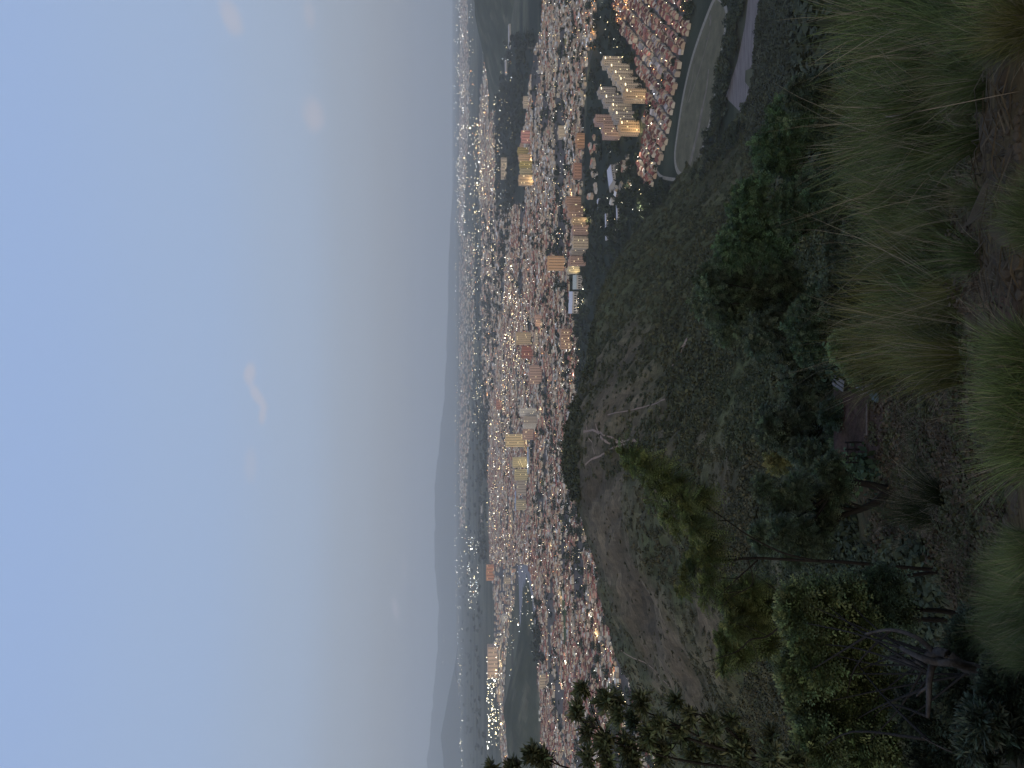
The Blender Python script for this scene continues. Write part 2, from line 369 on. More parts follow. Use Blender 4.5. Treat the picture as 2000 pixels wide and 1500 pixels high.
# ------------------------------------------------------------------ the plain
EST = [(1500,1200),(1560,1200),(1560,1375),(1500,1350),(1465,1352),(1370,1330),(1240,1308),(1170,1288),(1125,1268),(1165,1250),(1250,1262),(1310,1268),(1395,1240),(1440,1215)]
DIST = {
 'right': [(1560,1060),(1560,1165),(1430,1165),(1400,1150),(1340,1145),(1200,1140),(1120,1138),(1080,1128),(1100,1025),(1240,1025),(1330,1035),(1400,1045),(1440,1060)],
 'mid': [(1100,1005),(1090,1130),(960,1112),(880,1120),(800,1140),(700,1130),(560,1140),(460,1170),(420,1180),(400,1100),(400,958),(520,955),(700,955),(800,975),(900,985)],
 'left': [(-60,1048),(150,1048),(255,1058),(420,1030),(425,1185),(320,1205),(200,1250),(110,1295),(-60,1330)],
 'leftfar': [(420,958),(420,1030),(340,1008),(230,990),(150,985),(20,1000),(-40,985),(60,978),(230,965),(300,968)],
 'bandright': [(1090,938),(1210,936),(1330,940),(1400,952),(1440,958),(1420,966),(1200,968),(1090,970)],
 'bandmid': [(700,945),(900,940),(1090,942),(1090,1005),(900,985),(800,975),(700,955)],
 'farright': [(1040,897),(1500,899),(1560,900),(1560,912),(1300,918),(1040,905)],
}
WOODS = [
 [(1470,1165),(1520,1200),(1450,1215),(1395,1238),(1330,1262),(1240,1248),(1150,1250),(1100,1290),(1060,1270),(1030,1180),(1050,1142),(1200,1142),(1380,1152)],
 [(1100,966),(1300,970),(1420,968),(1440,1050),(1400,1042),(1330,1030),(1240,1020),(1100,1008)],
 [(1090,1130),(1150,1295),(1100,1340),(1020,1270),(950,1220),(850,1200),(770,1190),(735,1132),(770,1098),(860,1108),(960,1114)],
 [(700,925),(1090,925),(1090,938),(700,942)],
]
cityx = -1.0
def sinhgrid(c, lo, hi, n, k): 
    a = math.asinh((lo-c)/k); b = math.asinh((hi-c)/k); return c + k*np.sinh(np.linspace(a, b, n))
px = sinhgrid(0, -42000, 42000, 420, 420); py = sinhgrid(1500, -3000, 44000, 460, 700)
PX, PY = np.meshgrid(px, py); PZ = np.full_like(PX, CITY_Z)
GU, GV = proj(PX, np.maximum(PY, 50), PZ)
field = np.array([.085,.088,.058]); wood = np.array([.026,.033,.022]); urb = np.array([.095,.084,.078])
w1 = np.clip((fbm(PX/900, PY/260, 40)-.45)*5, 0, 1)[...,None]; w2 = fbm(PX/300, PY/900, 44)[...,None]
PC = field*(.6+.9*w2)*(1-w1) + wood*w1
ci = np.zeros(PX.shape, bool)
for p in DIST.values(): ci |= inpoly(GU, GV, p)
ci |= inpoly(GU, GV, EST)
u1 = np.clip(ci*1.0*(0.45+.9*fbm(PX/120, PY/120, 50)), 0, 1)[...,None]
PC = PC*(1-u1) + urb*u1
for p in WOODS[:3]:
    k = inpoly(GU, GV, p); PC[k] = wood
pi_ = np.arange(PX.size).reshape(PX.shape); pq = np.stack([pi_[:-1,:-1], pi_[:-1,1:], pi_[1:,1:], pi_[1:,:-1]], -1).reshape(-1, 4)
o = link('ground', np_mesh('ground', np.stack([PX,PY,PZ],-1).reshape(-1,3), [pq], M_PLAIN, colors=PC[:-1,:-1].reshape(-1,3))); tag(o, kind='structure')

def heightmesh(name, x, y, zf, colf, m=None, kind='structure'):
    A, B = np.meshgrid(x, y); Z = zf(A, B); i = np.arange(A.size).reshape(A.shape)
    q = np.stack([i[:-1,:-1], i[:-1,1:], i[1:,1:], i[1:,:-1]], -1).reshape(-1, 4)
    c = colf(A, B, Z)[:-1,:-1].reshape(-1, 3)
    o = link(name, np_mesh(name, np.stack([A,B,Z],-1).reshape(-1,3), [q], m or M_PLAIN, colors=c, smooth=True)); tag(o, kind=kind); return o
# the dark hill on the far left, the bigger grassy one at the right edge
hc = gp(110, 1030); 
def z_lefthill(A, B):
    d = ((A-at(90,1000,2750).x)/330)**2 + ((B-2750)/190)**2
    d2 = ((A-at(10,1000,2500).x)/260)**2 + ((B-2500)/160)**2
    return CITY_Z - 6 + 84*np.exp(-d)*(.8+.4*fbm(A/120,B/120,60)) + 60*np.exp(-d2) + (fbm(A/40,B/40,61)-.5)*8
def c_hill(A, B, Z): 
    n = fbm(A/60, B/60, 62)[...,None]; return np.array([.050,.058,.036])*(.6+.8*n) + np.array([.05,.038,.028])*np.clip((n-.55)*4,0,1)
heightmesh('hills', np.linspace(-2300, -400, 90), np.linspace(2100, 3300, 70), z_lefthill, c_hill)
def z_righthill(A, B):
    r = A - (at(1425,1000,3600).x)
    g = np.clip(r/1000, 0, 1)
    return CITY_Z - 8 + g*(2-g)*200*np.exp(-((B-4000)/900)**2)*(.75+.5*fbm(A/350,B/350,66)) + (fbm(A/90,B/90,67)-.5)*22*g
heightmesh('hills', np.linspace(1550, 4600, 90), np.linspace(2300, 6200, 90), z_righthill, c_hill)
# far mountains closing the left of the horizon
def ridgeline(name, Y, prof, base, depth, seed):
    us = np.array([p[0] for p in prof]); vs = np.array([p[1] for p in prof]); xs = (us-750)/F*Y; zs = np.array([float(tanV(v))*Y for v in vs])
    def zf(A, B):
        top = np.interp(A, xs, zs); f = np.clip(1-np.abs(B-Y)/depth, 0, 1)
        return base + (top-base)*f*f*(3-2*f) + (fbm(A/900,B/900,seed)-.5)*(top-base)*.35*f
    heightmesh(name, np.linspace(xs[0], xs[-1], 200), np.linspace(Y-depth, Y+depth, 40), zf, lambda A,B,Z: np.array([.04,.048,.035])*np.ones(A.shape+(1,)))
ridgeline('mountains', 33000, [(-500,829.2),(-100,831.4),(0,836.6),(75,842.5),(150,848.4),(250,857.3),(350,853.6),(450,847.7),(550,851.4),(675,862.5),(720,867.6),(800,872.1),(900,875.0),(1000,876.5),(1100,882.4)], CITY_Z-5, 5500, 70)
ridgeline('mountains', 19000, [(-500,870.6),(-100,869.1),(0,866.2),(60,859.5),(110,869.1),(190,889.1)], CITY_Z-5, 2500, 75)

# ------------------------------------------------------------------ sheets lying on the plain: field, track, clearing, roads
def sheet(name, pts, z, m, kind='structure', holes=None):
    pts = [gp(u, v) for u, v in pts]
    v = [(p.x, p.y, CITY_Z+z) for p in pts]
    me = bpy.data.meshes.new(name); me.from_pydata(v, [], [list(range(len(v)))]); me.materials.append(m)
    n = link(name, me); tag(n, kind=kind); return n
def ribbon_pts(name, P, w, m, lift, kind='structure', onhill=False):
    P = [Vector(p) for p in P]; v = []
    for i, p in enumerate(P):
        d = P[min(i+1,len(P)-1)] - P[max(i-1,0)]; d.z = 0; d.normalize(); nrm = Vector((-d.y, d.x, 0))
        ww = w*(0.7+.6*random.random()) if onhill else w
        for sgn in (-1, 0, 1):
            q = p + nrm*sgn*ww/2
            z = float(terr(q.x, q.y))+lift if onhill else CITY_Z+lift
            v.append((q.x, q.y, z))
    q = [(i*3+k, i*3+k+1, i*3+k+4, i*3+k+3) for i in range(len(P)-1) for k in (0,1)]
    o = link(name, np_mesh(name, v, [np.array(q)], m, smooth=True)); tag(o, kind=kind); return o
def catmull(P, n=6, closed=False):
    P = [Vector(p) for p in P]; r = []; N = len(P)
    for i in range(N if closed else N-1):
        g = (lambda k: P[k % N]) if closed else (lambda k: P[min(max(k,0),N-1)])
        a, b, c, d = g(i-1), g(i), g(i+1), g(i+2)
        for j in range(n):
            t = j/n; r.append(0.5*((2*b)+(c-a)*t+(2*a-5*b+4*c-d)*t*t+(3*b-a-3*c+d)*t**3))
    if not closed: r.append(P[-1])
    return r
OVAL = [(1496,1392),(1400,1356),(1320,1336),(1240,1323),(1192,1318),(1163,1325),(1158,1343),(1180,1361),(1260,1386),(1350,1402),(1440,1416),(1482,1418),(1503,1406)]
oval = catmull([gp(u,v) for u,v in OVAL], 6, True)
me = bpy.data.meshes.new('sports_field'); me.from_pydata([(p.x,p.y,CITY_Z+.012) for p in oval], [], [list(range(len(oval)))]); me.materials.append(M_PITCH)
tag(link('sports_field', me), kind='structure')
ribbon_pts('running_track', oval + [oval[0]], 6.5, M_TRACK, .025)
for a, b, w in (((1440,1387),(1300,1345),2.2),((1365,1384),(1290,1372),5),((1290,1372),(1165,1343),8),((1375,1356),(1300,1341),2),((1470,1386),(1450,1386),5)):
    ribbon_pts('worn_strip', catmull([gp(*a), gp((a[0]+b[0])/2,(a[1]+b[1])/2+2), gp(*b)], 8), w, M_WORN, .038)
for P in ([(1158,1338),(1150,1330),(1150,1312),(1156,1290),(1175,1278)], [(1156,1345),(1160,1360),(1172,1385),(1192,1408),(1212,1424)], [(1158,1340),(1142,1352),(1128,1350)]):
    ribbon_pts('dirt_road', catmull([gp(*p) for p in P], 6), 4.5, M_TRACK, .016)
M_CLEAR = mat('bare_clearing', (.15,.138,.138), var=0.6, scale=0.3, detail=10)
w_ = M_CLEAR.node_tree.nodes; mp_ = w_.new('ShaderNodeMapping'); mp_.inputs['Scale'].default_value = (.12, 1.6, 1); mp_.inputs['Rotation'].default_value = (0, 0, R(28))
M_CLEAR.node_tree.links.new(w_['Texture Coordinate'].outputs['Object'], mp_.inputs['Vector']); M_CLEAR.node_tree.links.new(mp_.outputs[0], w_['Noise Texture'].inputs['Vector'])
sheet('clearing', [(1310,1417),(1380,1440),(1450,1455),(1520,1463),(1520,1487),(1450,1476),(1400,1471),(1368,1468),(1362,1456),(1340,1455),(1326,1466),(1300,1463),(1277,1450)], .02, M_CLEAR)
# lit junction at the foot of the wood and main roads
M_LITGROUND = mat('lamplit_ground', (.34,.33,.30), var=0.25, scale=0.2)
sheet('forecourt', [(1100,1258),(1083,1262),(1062,1272),(1052,1290),(1064,1299),(1074,1290),(1090,1283),(1106,1270)], .03, M_LITGROUND)  # lamplight pooled on the junction, put into the sheet's pale colour
for P, w in (([(1530,1192),(1453,1217),(1393,1270),(1350,1300)],9), ([(1500,1250),(1440,1285),(1395,1322)],8), ([(1530,1163),(1420,1160),(1330,1142),(1150,1141)],10), ([(1400,1130),(1340,1140)],14),
             ([(300,1166),(200,1175),(100,1185),(0,1200)],9), ([(360,1098),(280,1092),(160,1090)],9), ([(800,1080),(690,1075),(520,1078)],9), ([(1010,1050),(800,1040),(600,1030)],9)):
    ribbon_pts('road', catmull([gp(*p) for p in P], 6), w, M_ASPH, .02)
M_LAV = mat('pale_yards', (.21,.21,.225), var=0.25, scale=0.03)
for P in ([(395,1012),(330,1014),(240,1016),(200,1020),(215,1035),(260,1046),(330,1046),(400,1034)], [(205,1028),(150,1030),(152,1042),(200,1044)]):
    sheet('paved_yard', P, .018, M_LAV)
sheet('green_field', [(360,1095),(300,1100),(230,1102),(240,1108),(300,1110),(350,1103)], .02, mat('green_field', (.06,.085,.035), var=.3, scale=.05))

# ------------------------------------------------------------------ trails on the spur
def trail(P, w): ribbon_pts('footpath', catmull([hit(*p) for p in P], 8), w*.55, M_TRAIL, .35, onhill=True)
trail([(640,1245),(640,1228),(636,1205),(634,1192),(648,1175),(660,1160),(657,1142)], 3.2)
trail([(636,1226),(626,1200),(613,1180),(606,1165),(598,1150),(592,1145)], 2.4)
trail([(636,1215),(646,1195),(658,1172),(672,1166)], 2.2)
trail([(613,1165),(630,1158),(650,1150),(668,1146)], 1.8)
trail([(640,1240),(605,1255),(580,1268),(545,1280),(520,1290),(470,1330),(448,1348)], 2.2)
trail([(380,1465),(345,1475),(325,1500),(300,1520)], 2.0)
trail([(820,1335),(790,1320),(770,1300)], 3.0)
trail([(840,1345),(825,1340),(815,1333)], 6.0)
trail([(690,1190),(700,1240),(720,1300)], 1.6)
trail([(120,1330),(170,1300),(230,1215)], 1.5)

# ------------------------------------------------------------------ houses
LOTS = []      # x, y, rot, w, d, h, roof, wall, district, row, col
RED = [(.20,.075,.06),(.23,.09,.07),(.17,.07,.06),(.24,.12,.09),(.15,.075,.065)]
TAN = [(.43,.36,.27),(.36,.30,.24),(.29,.26,.22),(.48,.43,.36),(.29,.17,.12),(.32,.19,.13),(.46,.44,.41),(.22,.21,.20),(.40,.29,.20),(.30,.14,.10)]
WALLS = [(.62,.55,.45),(.56,.49,.39),(.66,.61,.54),(.48,.41,.34),(.54,.42,.32),(.62,.60,.57)]
def district(key, poly, ang, lot, gapd, roofs, pfill, scale_far=True, street=4):
    gx, gyy = ground(np.array([p[0] for p in poly]), np.array([p[1] for p in poly]))
    c, s = math.cos(ang), math.sin(ang); a = gx*c+gyy*s; b = -gx*s+gyy*c
    row = 0; v = b.min()
    while v < b.max():
        yref = v*c + 0  # rough distance of the row
        us = []; u = a.min()
        colr = roofs[rng.integers(len(roofs))]
        while u < a.max():
            x, y = u*c - v*s, u*s + v*c
            k = 1.0 if not scale_far else max(1.0, 1+(y-1700)/6000)
            if y > 200:
                U, V = proj(x, y, CITY_Z)
                if -40 < U < 1540 and inpoly(np.array([U]), np.array([V]), poly)[0] and rng.random() < pfill:
                    if rng.random() < .35: colr = roofs[rng.integers(len(roofs))]
                    h = (3.2 + 2.6*(rng.random() < .3) + .6*rng.random())*k**.6
                    LOTS.append((x+rng.normal()*.8*k, y+rng.normal()*.8*k, ang + (math.pi/2 if rng.random() < .25 else 0) + rng.normal()*.05, lot*k*(.72+.35*rng.random()), lot*k*(.8+.3*rng.random()), h,
                                 tuple(np.minimum(.62, np.array(colr)*float(np.exp(rng.normal()*.42))*.95)), WALLS[rng.integers(len(WALLS))], key, row, len(us))); us.append(u)
            u += lot*k*(1.02 if rng.random() < .9 else 1.9)
        k = 1.0 if not scale_far else max(1.0, 1+((v*c + (a.mean())*s)-1700)/6000)
        v += gapd*k*(1.0 if row % 2 else 1.55); row += 1
district('estate', EST, R(53), 8.0, 9.6, RED+RED+RED+[(.30,.27,.26),(.22,.18,.17)], .95, False)
n_est = len(LOTS)
district('right', DIST['right'], R(20), 9.2, 12, TAN, .88)
district('mid', DIST['mid'], R(-8), 9.2, 12, TAN+RED, .88)
district('left', DIST['left'], R(12), 9, 12, TAN+RED+RED, .92)
district('leftfar', DIST['leftfar'], R(0), 12, 22, TAN, .4)
district('bandright', DIST['bandright'], R(5), 13, 24, TAN, .6)
district('bandmid', DIST['bandmid'], R(5), 13, 26, TAN, .5)
district('farmid', [(470,899),(1040,897),(1040,926),(860,930),(700,922),(470,908)], R(0), 15, 60, TAN, .3)
district('farright', DIST['farright'], R(0), 14, 60, TAN, .5)
EXTRA = [[(1250,1135),(1110,1250),(1080,1240),(1200,1140)]]
district('amongtrees', [(1240,1150),(1230,1235),(1150,1245),(1100,1200),(1110,1150)], R(40), 11, 22, TAN, .4)

# ------------------------------------------------------------------ apartment towers
TOWERS = []
TW_FOOT = []
def tower(label, U0, U1, Vt, Vb, color, depth=15, yaw=0, cols=5, band=None, lit=.10, group=None, cat='apartment block', strips=False, name='apartment_block', low=False, Yb=None):
    Uc = (U0+U1)/2
    p = gp(Uc, Vb); Y = p.y
    ct, cb = ray(Uc, Vt), ray(Uc, Vb)
    H = (ct[2]/ct[1])*Y - CITY_Z; W = abs(U1-U0)*Y/F/ (math.cos(yaw) if abs(yaw) < 1 else 1)
    W = max(W - abs(math.sin(yaw))*depth*.6, W*.6)
    H = max(H, 6); nf = max(2, int(round(H/3.0))); fh = (H-1.2)/nf
    color = tuple(min(.72, c*1.3) for c in color)
    root = empty(name, (p.x, p.y+depth/2, CITY_Z), yaw); tag(root, label, cat, group)
    w2, d2 = W/2, depth/2
    b = MB(); b.box(-w2, w2, -d2, d2, -1, H)
    for f in range(1, nf+1): b.box(-w2-.18, w2+.18, -d2-.18, d2+.18, f*fh-.16, f*fh+.16)
    ob = b.build('wall', M_WALLO, root, color=(*color, 1))
    r = MB(); t = .35
    for (x0,x1,y0,y1) in ((-w2-.25,w2+.25,-d2-.25,-d2+t),(-w2-.25,w2+.25,d2-t,d2+.25),(-w2-.25,-w2+t,-d2+t+.002,d2-t-.002),(w2-t,w2+.25,-d2+t+.002,d2-t-.002)): r.box(x0,x1,y0,y1,H+.003,H+1.1)
    r.box(-w2+t+.01, w2-t-.01, -d2+t+.01, d2-t-.01, H+.004, H+.12)
    r.build('roof', M_ROOFO, root, color=tuple(np.array(color)*.75)+(1,))
    q = MB(); hx = min(3.2, w2*.45); q.box(-hx, hx, -d2*.4, d2*.55, H+.13, H+3.4)
    lh = q.build('lift_house', M_WALLO, root, color=tuple(np.array(color)*.85)+(1,))
    q = MB(); q.box(hx*.2, hx*.9, -d2*.2, d2*.3, H+3.41, H+4.6); q.build('water_tank', M_WALLO, lh, color=(.3,.3,.3,1))
    bandc = band or tuple(np.array(color)*.55)
    cw = W/cols
    for i in range(cols):
        x = -w2 + (i+.5)*cw
        if strips or i % 2 == 0:
            z = MB(); z.box(x-cw*.16-.35, x-cw*.16+.35, -d2-.62, -d2-.185, .5, H-.4)
            z.build('balcony_stack', M_WALLO, root, color=(*bandc, 1))
        wincol(root, 'x', x+cw*.17, cw*.17, -d2, nf, fh, lit*.5, color)
    nd = max(2, int(depth/5))
    for sgn in (-1, 1):
        for i in range(nd): wincol(root, 'y', -d2 + (i+.5)*depth/nd, .75, sgn*w2, nf, fh, lit*.4, color, sgn)
    TW_FOOT.append((p.x, p.y+depth/2, max(W, depth)*.75+4)); TOWERS.append((root, W, depth, H))
    return root, W, depth, H

TANT, BEI, GRYT, PNK, YEL, ORG, WHT, BRN = (.48,.36,.25),(.50,.43,.35),(.38,.345,.32),(.42,.30,.26),(.47,.42,.28),(.52,.37,.24),(.58,.55,.54),(.42,.29,.23)
def wincol(root, axis, c, half, face, nf, fh, lit, wcol, sgn=-1):
    # a shallow bay running the height of the facade: panes between spandrels, one connected strip
    b = MB(); zs = [.3]; ms = []
    for f in range(nf): zs += [f*fh+fh*.34, f*fh+fh*.84]; ms += [2, 1 if rng.random() < lit else 0]
    v, q = [], []
    for z in zs:
        for a, d in ((-half, -.05), (-half, .13), (half, .13), (half, -.05)):
            p = (c+a, face+sgn*d) if axis == 'x' else (face+sgn*d, c+a); v.append((p[0], p[1], z))
    b.v.append(np.array(v, float)); b.n = len(v)
    for i, m in enumerate(ms):
        for k, mm in ((0, 2), (1, m), (2, 2)): b.q.append([i*4+k, i*4+k+1, i*4+k+5, i*4+k+4]); b.qm.append(mm)
    b.build('window_column', [M_WIN, M_LIT, M_WALLO], root, color=(*wcol, 1))
def hill_strip(t, side=1, n=3, m=M_STRIP):
    root, W, D, H = t; z = MB()
    z.box(side*W/2*.55-2.4, side*W/2*.55+2.0, -D/2-.9, -D/2-.65, H-2.9, H-1.9)
    z.build('stair_light', m, root)
A = [(1375,1390,1180,1220),(1360,1376,1192,1230),(1345,1364,1200,1237),(1335,1350,1210,1246),(1325,1338,1219,1254),(1303,1327,1222,1263)]
for i, (a,b,c,d) in enumerate(A):
    t = tower(f'tan ten-storey block, {ORD[5-i]} from the front of the stepped row beside the wood', min(a,b)-(8 if i < 5 else 0), b, c, d, TANT if i == 5 else BEI, depth=13, yaw=R(14), cols=4, lit=.12, group='stepped row of tan blocks'); hill_strip(t, 1)
Bt = [(1310,1330,1172,1208,GRYT),(1292,1315,1182,1220,GRYT),(1278,1298,1195,1234,BEI),(1260,1283,1202,1241,GRYT),(1238,1265,1212,1249,ORG)]  # front block's orange lamplight is put into its wall colour
for i, (a,b,c,d,k) in enumerate(Bt):
    t = tower(('orange lamp-lit block at the front of the grey stepped row' if i == 4 else f'grey ten-storey block, {ORD[4-i]} from the front of the middle stepped row'), a, b, c, d, k, depth=13, yaw=R(14), cols=4, lit=.12, group='stepped row of grey blocks'); hill_strip(t, 1)
    if i == 4: TORANGE = t
tower('dull pink block hiding the back of the short stepped row', 1230, 1262, 1180, 1212, PNK, depth=14, yaw=R(14), cols=5, group='short row of pink blocks')
tower('dull pink block half hidden behind its twin in the short row', 1256, 1276, 1165, 1201, PNK, depth=14, yaw=R(14), cols=4, group='short row of pink blocks')
tower('rose pink tower standing alone above the small houses', 1222, 1245, 1019, 1037, (.52,.27,.25), cols=4, band=(.6,.45,.42))
tower('low brick block beside the rose pink tower', 1210, 1221, 1017, 1027, BRN, cols=3)
for i, (a,b,c,d,k,l) in enumerate([(1198,1212,1012,1034,(.40,.33,.15),'olive yellow tower, far end of the yellow row'),(1185,1199,1014,1037,(.48,.36,.25),'tan tower between two olive yellow ones'),(1171,1185,1016,1041,(.44,.37,.15),'olive yellow tower in the middle of the row'),(1158,1172,1017,1041,YEL,'bright yellow tower beside the tan end block'),(1138,1158,1014,1043,TANT,'wide tan tower at the near end of the yellow row')]):
    tower(l, a, b, c, d, k, cols=3, strips=True, lit=.12, group='yellow tower row')
tower('pale four-storey block among flat roofs below the rose pink tower', 1230, 1255, 1092, 1103, BEI, cols=6, yaw=R(10))
tower('orange mid-rise at the edge of the wood', 1212, 1240, 1127, 1142, (.46,.28,.18), cols=5)
tower('brick orange mid-rise near the long row of brown towers', 1152, 1182, 1122, 1136, (.40,.24,.18), cols=5)
tower('pale mid-rise at the edge of the dark belt of trees', 1290, 1312, 1023, 1034, BEI, cols=5)
tower('distant beige slab block among low houses', 1150, 1192, 979, 990, BEI, cols=7)
for i, (a,b,c,d,k,l) in enumerate([(1097,1116,1107,1135,BRN,'brown tower at the far end of the long brown row'),(1087,1098,1111,1140,BRN,'brown tower second from the far end of the long row'),(1074,1088,1111,1141,PNK,'pinkish tower third along the long brown row'),(1061,1075,1118,1150,(.50,.38,.27),'tower with a floodlit wall in the long brown row'),(1042,1060,1120,1150,PNK,'pink tower beyond the floodlit one in the long row'),(1015,1038,1120,1149,BEI,'beige tower in the middle of the near end of the row'),(1002,1015,1117,1144,GRYT,'narrow grey tower in the long brown row'),(982,1000,1114,1144,PNK,'pale pink tower beside the creamy end block'),(966,980,1111,1133,(.56,.50,.38),'creamy short tower at the near end of the row')]):
    tower(l, a, b, c, d, k, cols=4, strips=True, group='long row of brown towers')
tower('orange ribbed tower behind the row of brown ones', 972, 1000, 1071, 1105, (.60,.36,.22), cols=5, strips=True, band=(.66,.5,.38))
tower('tan tower with fine vertical ribs in the middle of the city', 827, 851, 1009, 1040, (.50,.40,.28), cols=6, strips=True)
tower('dull red block beside the tan ribbed tower', 800, 825, 1020, 1040, (.34,.15,.12), cols=5)
tower('pale pink block with a lit roof near the dark trees', 875, 886, 1046, 1060, (.52,.36,.30), cols=3)
tower('pale pink block, nearer twin of the lit one', 863, 875, 1047, 1058, (.52,.36,.30), cols=3)
tower('broad pinkish mid-rise right behind the hill', 818, 858, 1096, 1117, BRN, cols=7, strips=True)
tower('long low pale block between mid-rises', 812, 856, 1046, 1052, BEI, cols=8)
tower('pale pink slab tower with white ribs, in the centre of the city', 750, 787, 1035, 1058, PNK, cols=7, strips=True, band=(.6,.5,.45))
for a,b,c,d,k,l in [(687,703,1016,1050,WHT,'white ribbed tower at the far end of the white cluster'),(673,687,1023,1052,GRYT,'grey tower in the middle of the white cluster'),(663,674,1023,1051,WHT,'white tower with a lit side in the white cluster'),(641,662,1022,1042,PNK,'pale pink tower beside the white cluster'),(627,652,988,1026,(.58,.46,.30),'tallest tan tower, with bold vertical ribs'),(587,607,1002,1032,YEL,'yellow ribbed tower left of the tallest tan one'),(562,583,1006,1034,YEL,'yellow ribbed tower second left of the tallest tan one'),(535,561,1010,1030,GRYT,'low grey slab tower beside the yellow pair'),(504,524,1009,1029,(.44,.40,.30),'olive grey tower standing alone among red roofs')]:
    tower(l, a, b, c, d, k, cols=5, strips=True, band=tuple(np.minimum(1, np.array(k)*1.25)))
tower('orange brick mid-rise alone near the far fields', 366, 397, 950, 965, (.50,.25,.15), cols=5)
tower('small red block among distant houses', 700, 720, 970, 980, (.40,.20,.16), cols=4)
tower('small pale block below the orange brick mid-rise', 360, 371, 985, 998, BEI, cols=3, strips=True)
tower('white low-rise with a flat roof at the dark hill', 286, 300, 982, 992, WHT, cols=3)
tower('big beige mall block beside the floodlights', 176, 236, 953, 972, (.52,.40,.33), cols=8, depth=60, cat='shopping mall', name='mall')
tower('striped pale pink block behind the dark shrub tip', 155, 182, 1054, 1068, BEI, cols=5, strips=True)
# white school with a stepped front, long pale sheds
def shed(label, U0, U1, V, w, d, h, yaw, c, name='shed'):
    p = gp((U0+U1)/2, V); W = abs(U1-U0)*p.y/F; root = empty(name, p, yaw); tag(root, label, name.replace('_', ' '))
    b = MB(); b.box(-W/2, W/2, -d/2, d/2, -.5, h)
    b.add([(-W/2,-d/2,h),(-W/2,d/2,h),(-W/2,0,h+d*.13),(W/2,-d/2,h),(W/2,d/2,h),(W/2,0,h+d*.13)], t=[(0,1,2),(3,5,4)])
    b.build('wall', M_WALLO, root, color=(.5,.48,.47,1))
    r = MB(); e = .6; zr = h+d*.13+.06
    r.add([(-W/2-e,-d/2-e,h-.1),(W/2+e,-d/2-e,h-.1),(W/2+e,0,zr),(-W/2-e,0,zr),(-W/2-e,d/2+e,h-.1),(W/2+e,d/2+e,h-.1)], [(0,1,2,3),(3,2,5,4)])
    r.build('roof', M_ROOFO, root, color=(*c, 1))
    g = MB(); n = max(3, int(W/5))
    for i in range(n): g.box(-W/2+(i+.25)*W/n, -W/2+(i+.75)*W/n, -d/2-.08, -d/2+.05, h*.4, h*.75)
    g.build('window', M_WIN, root); TW_FOOT.append((p.x, p.y, W*.6))
LAVC = (.46,.47,.53)
shed('long pale shed roof in the wood below the brick mid-rise', 1130, 1172, 1198, 0, 30, 6, R(28), LAVC)
shed('slim white shed at the edge of the wooded slope', 1030, 1088, 1187, 0, 9, 4, R(6), LAVC)
shed('slim white shed behind the lit forecourt', 1060, 1104, 1209, 0, 8, 4, R(8), LAVC)
shed('small pale shed nearest the towers in the wood', 1090, 1110, 1172, 0, 14, 4, R(20), LAVC)
for a,b,v,l in ((935,962,1136,'grey-green gabled wing of the white school'),(905,930,1128,'white stepped wing in the middle of the school'),(888,908,1127,'pale blue end wing of the white school')):
    shed(l, a, b, v, 0, 40, 15, R(-6), (.42,.46,.42) if a == 935 else (.5,.53,.6), 'school_wing')
shed('pale blue flat hall below the tallest tan tower', 575, 627, 1034, 0, 20, 5, 0, (.30,.40,.55), 'hall')
shed('blue roofed hall beside the low grey slab tower', 503, 545, 1009, 0, 20, 5, 0, (.28,.36,.52), 'hall')
shed('long beige warehouse far out by the fields', 480, 520, 942, 0, 40, 8, 0, (.5,.45,.38), 'warehouse')
shed('pale long warehouse beside the right-hand hill', 1405, 1452, 997, 0, 30, 7, R(10), (.4,.39,.4), 'warehouse')
shed('second pale warehouse below the right-hand hill', 1355, 1385, 990, 0, 30, 7, R(10), (.4,.39,.4), 'warehouse')
shed('broad beige hall left of the dark hill', 330, 350, 1103, 0, 16, 5, R(4), (.5,.46,.42), 'hall')

# ---- drop houses that stand in towers, yards or out of sight; the 300 largest become things, the rest one mass
LX = np.array([l[0] for l in LOTS]); LY = np.array([l[1] for l in LOTS])
ok = ~hidden(LX, LY, np.full(len(LX), CITY_Z+5.0))
for (a, b, r) in TW_FOOT: ok &= (LX-a)**2+(LY-b)**2 > r*r
LU, LV = proj(LX, LY, CITY_Z)
for p in ([(395,1012),(330,1014),(240,1016),(200,1020),(215,1035),(260,1046),(330,1046),(400,1034)], [(205,1028),(150,1030),(152,1042),(200,1044)], [(360,1095),(300,1100),(230,1102),(240,1108),(300,1110),(350,1103)]): ok &= ~inpoly(LU, LV, p)
gaps = fbm(LX/210, LY/150, 90) < .375        # squares and tree groups between the houses
ok &= ~(gaps & (np.arange(len(LX)) >= n_est))
sel = [i for i in range(len(LOTS)) if ok[i]]
inview = [i for i in sel if 6 < LU[i] < 1494]
inview.sort(key=lambda i: LY[i]); indiv = inview[:300]; indset = set(indiv)
def house_geo(w, d, h):
    e = .45; r = d*.24
    wall = ([(-w/2,-d/2,-1),(w/2,-d/2,-1),(w/2,d/2,-1),(-w/2,d/2,-1),(-w/2,-d/2,h),(w/2,-d/2,h),(w/2,d/2,h),(-w/2,d/2,h),(-w/2,0,h+r),(w/2,0,h+r)], [(0,1,5,4),(1,2,6,5),(2,3,7,6),(3,0,4,7)], [(4,7,8),(5,9,6)])
    roof = ([(-w/2-e,-d/2-e,h-.12),(w/2+e,-d/2-e,h-.12),(w/2+e,0,h+r+.1),(-w/2-e,0,h+r+.1),(-w/2-e,d/2+e,h-.12),(w/2+e,d/2+e,h-.12)], [(0,1,2,3),(3,2,5,4)])
    return wall, roof
HV = []
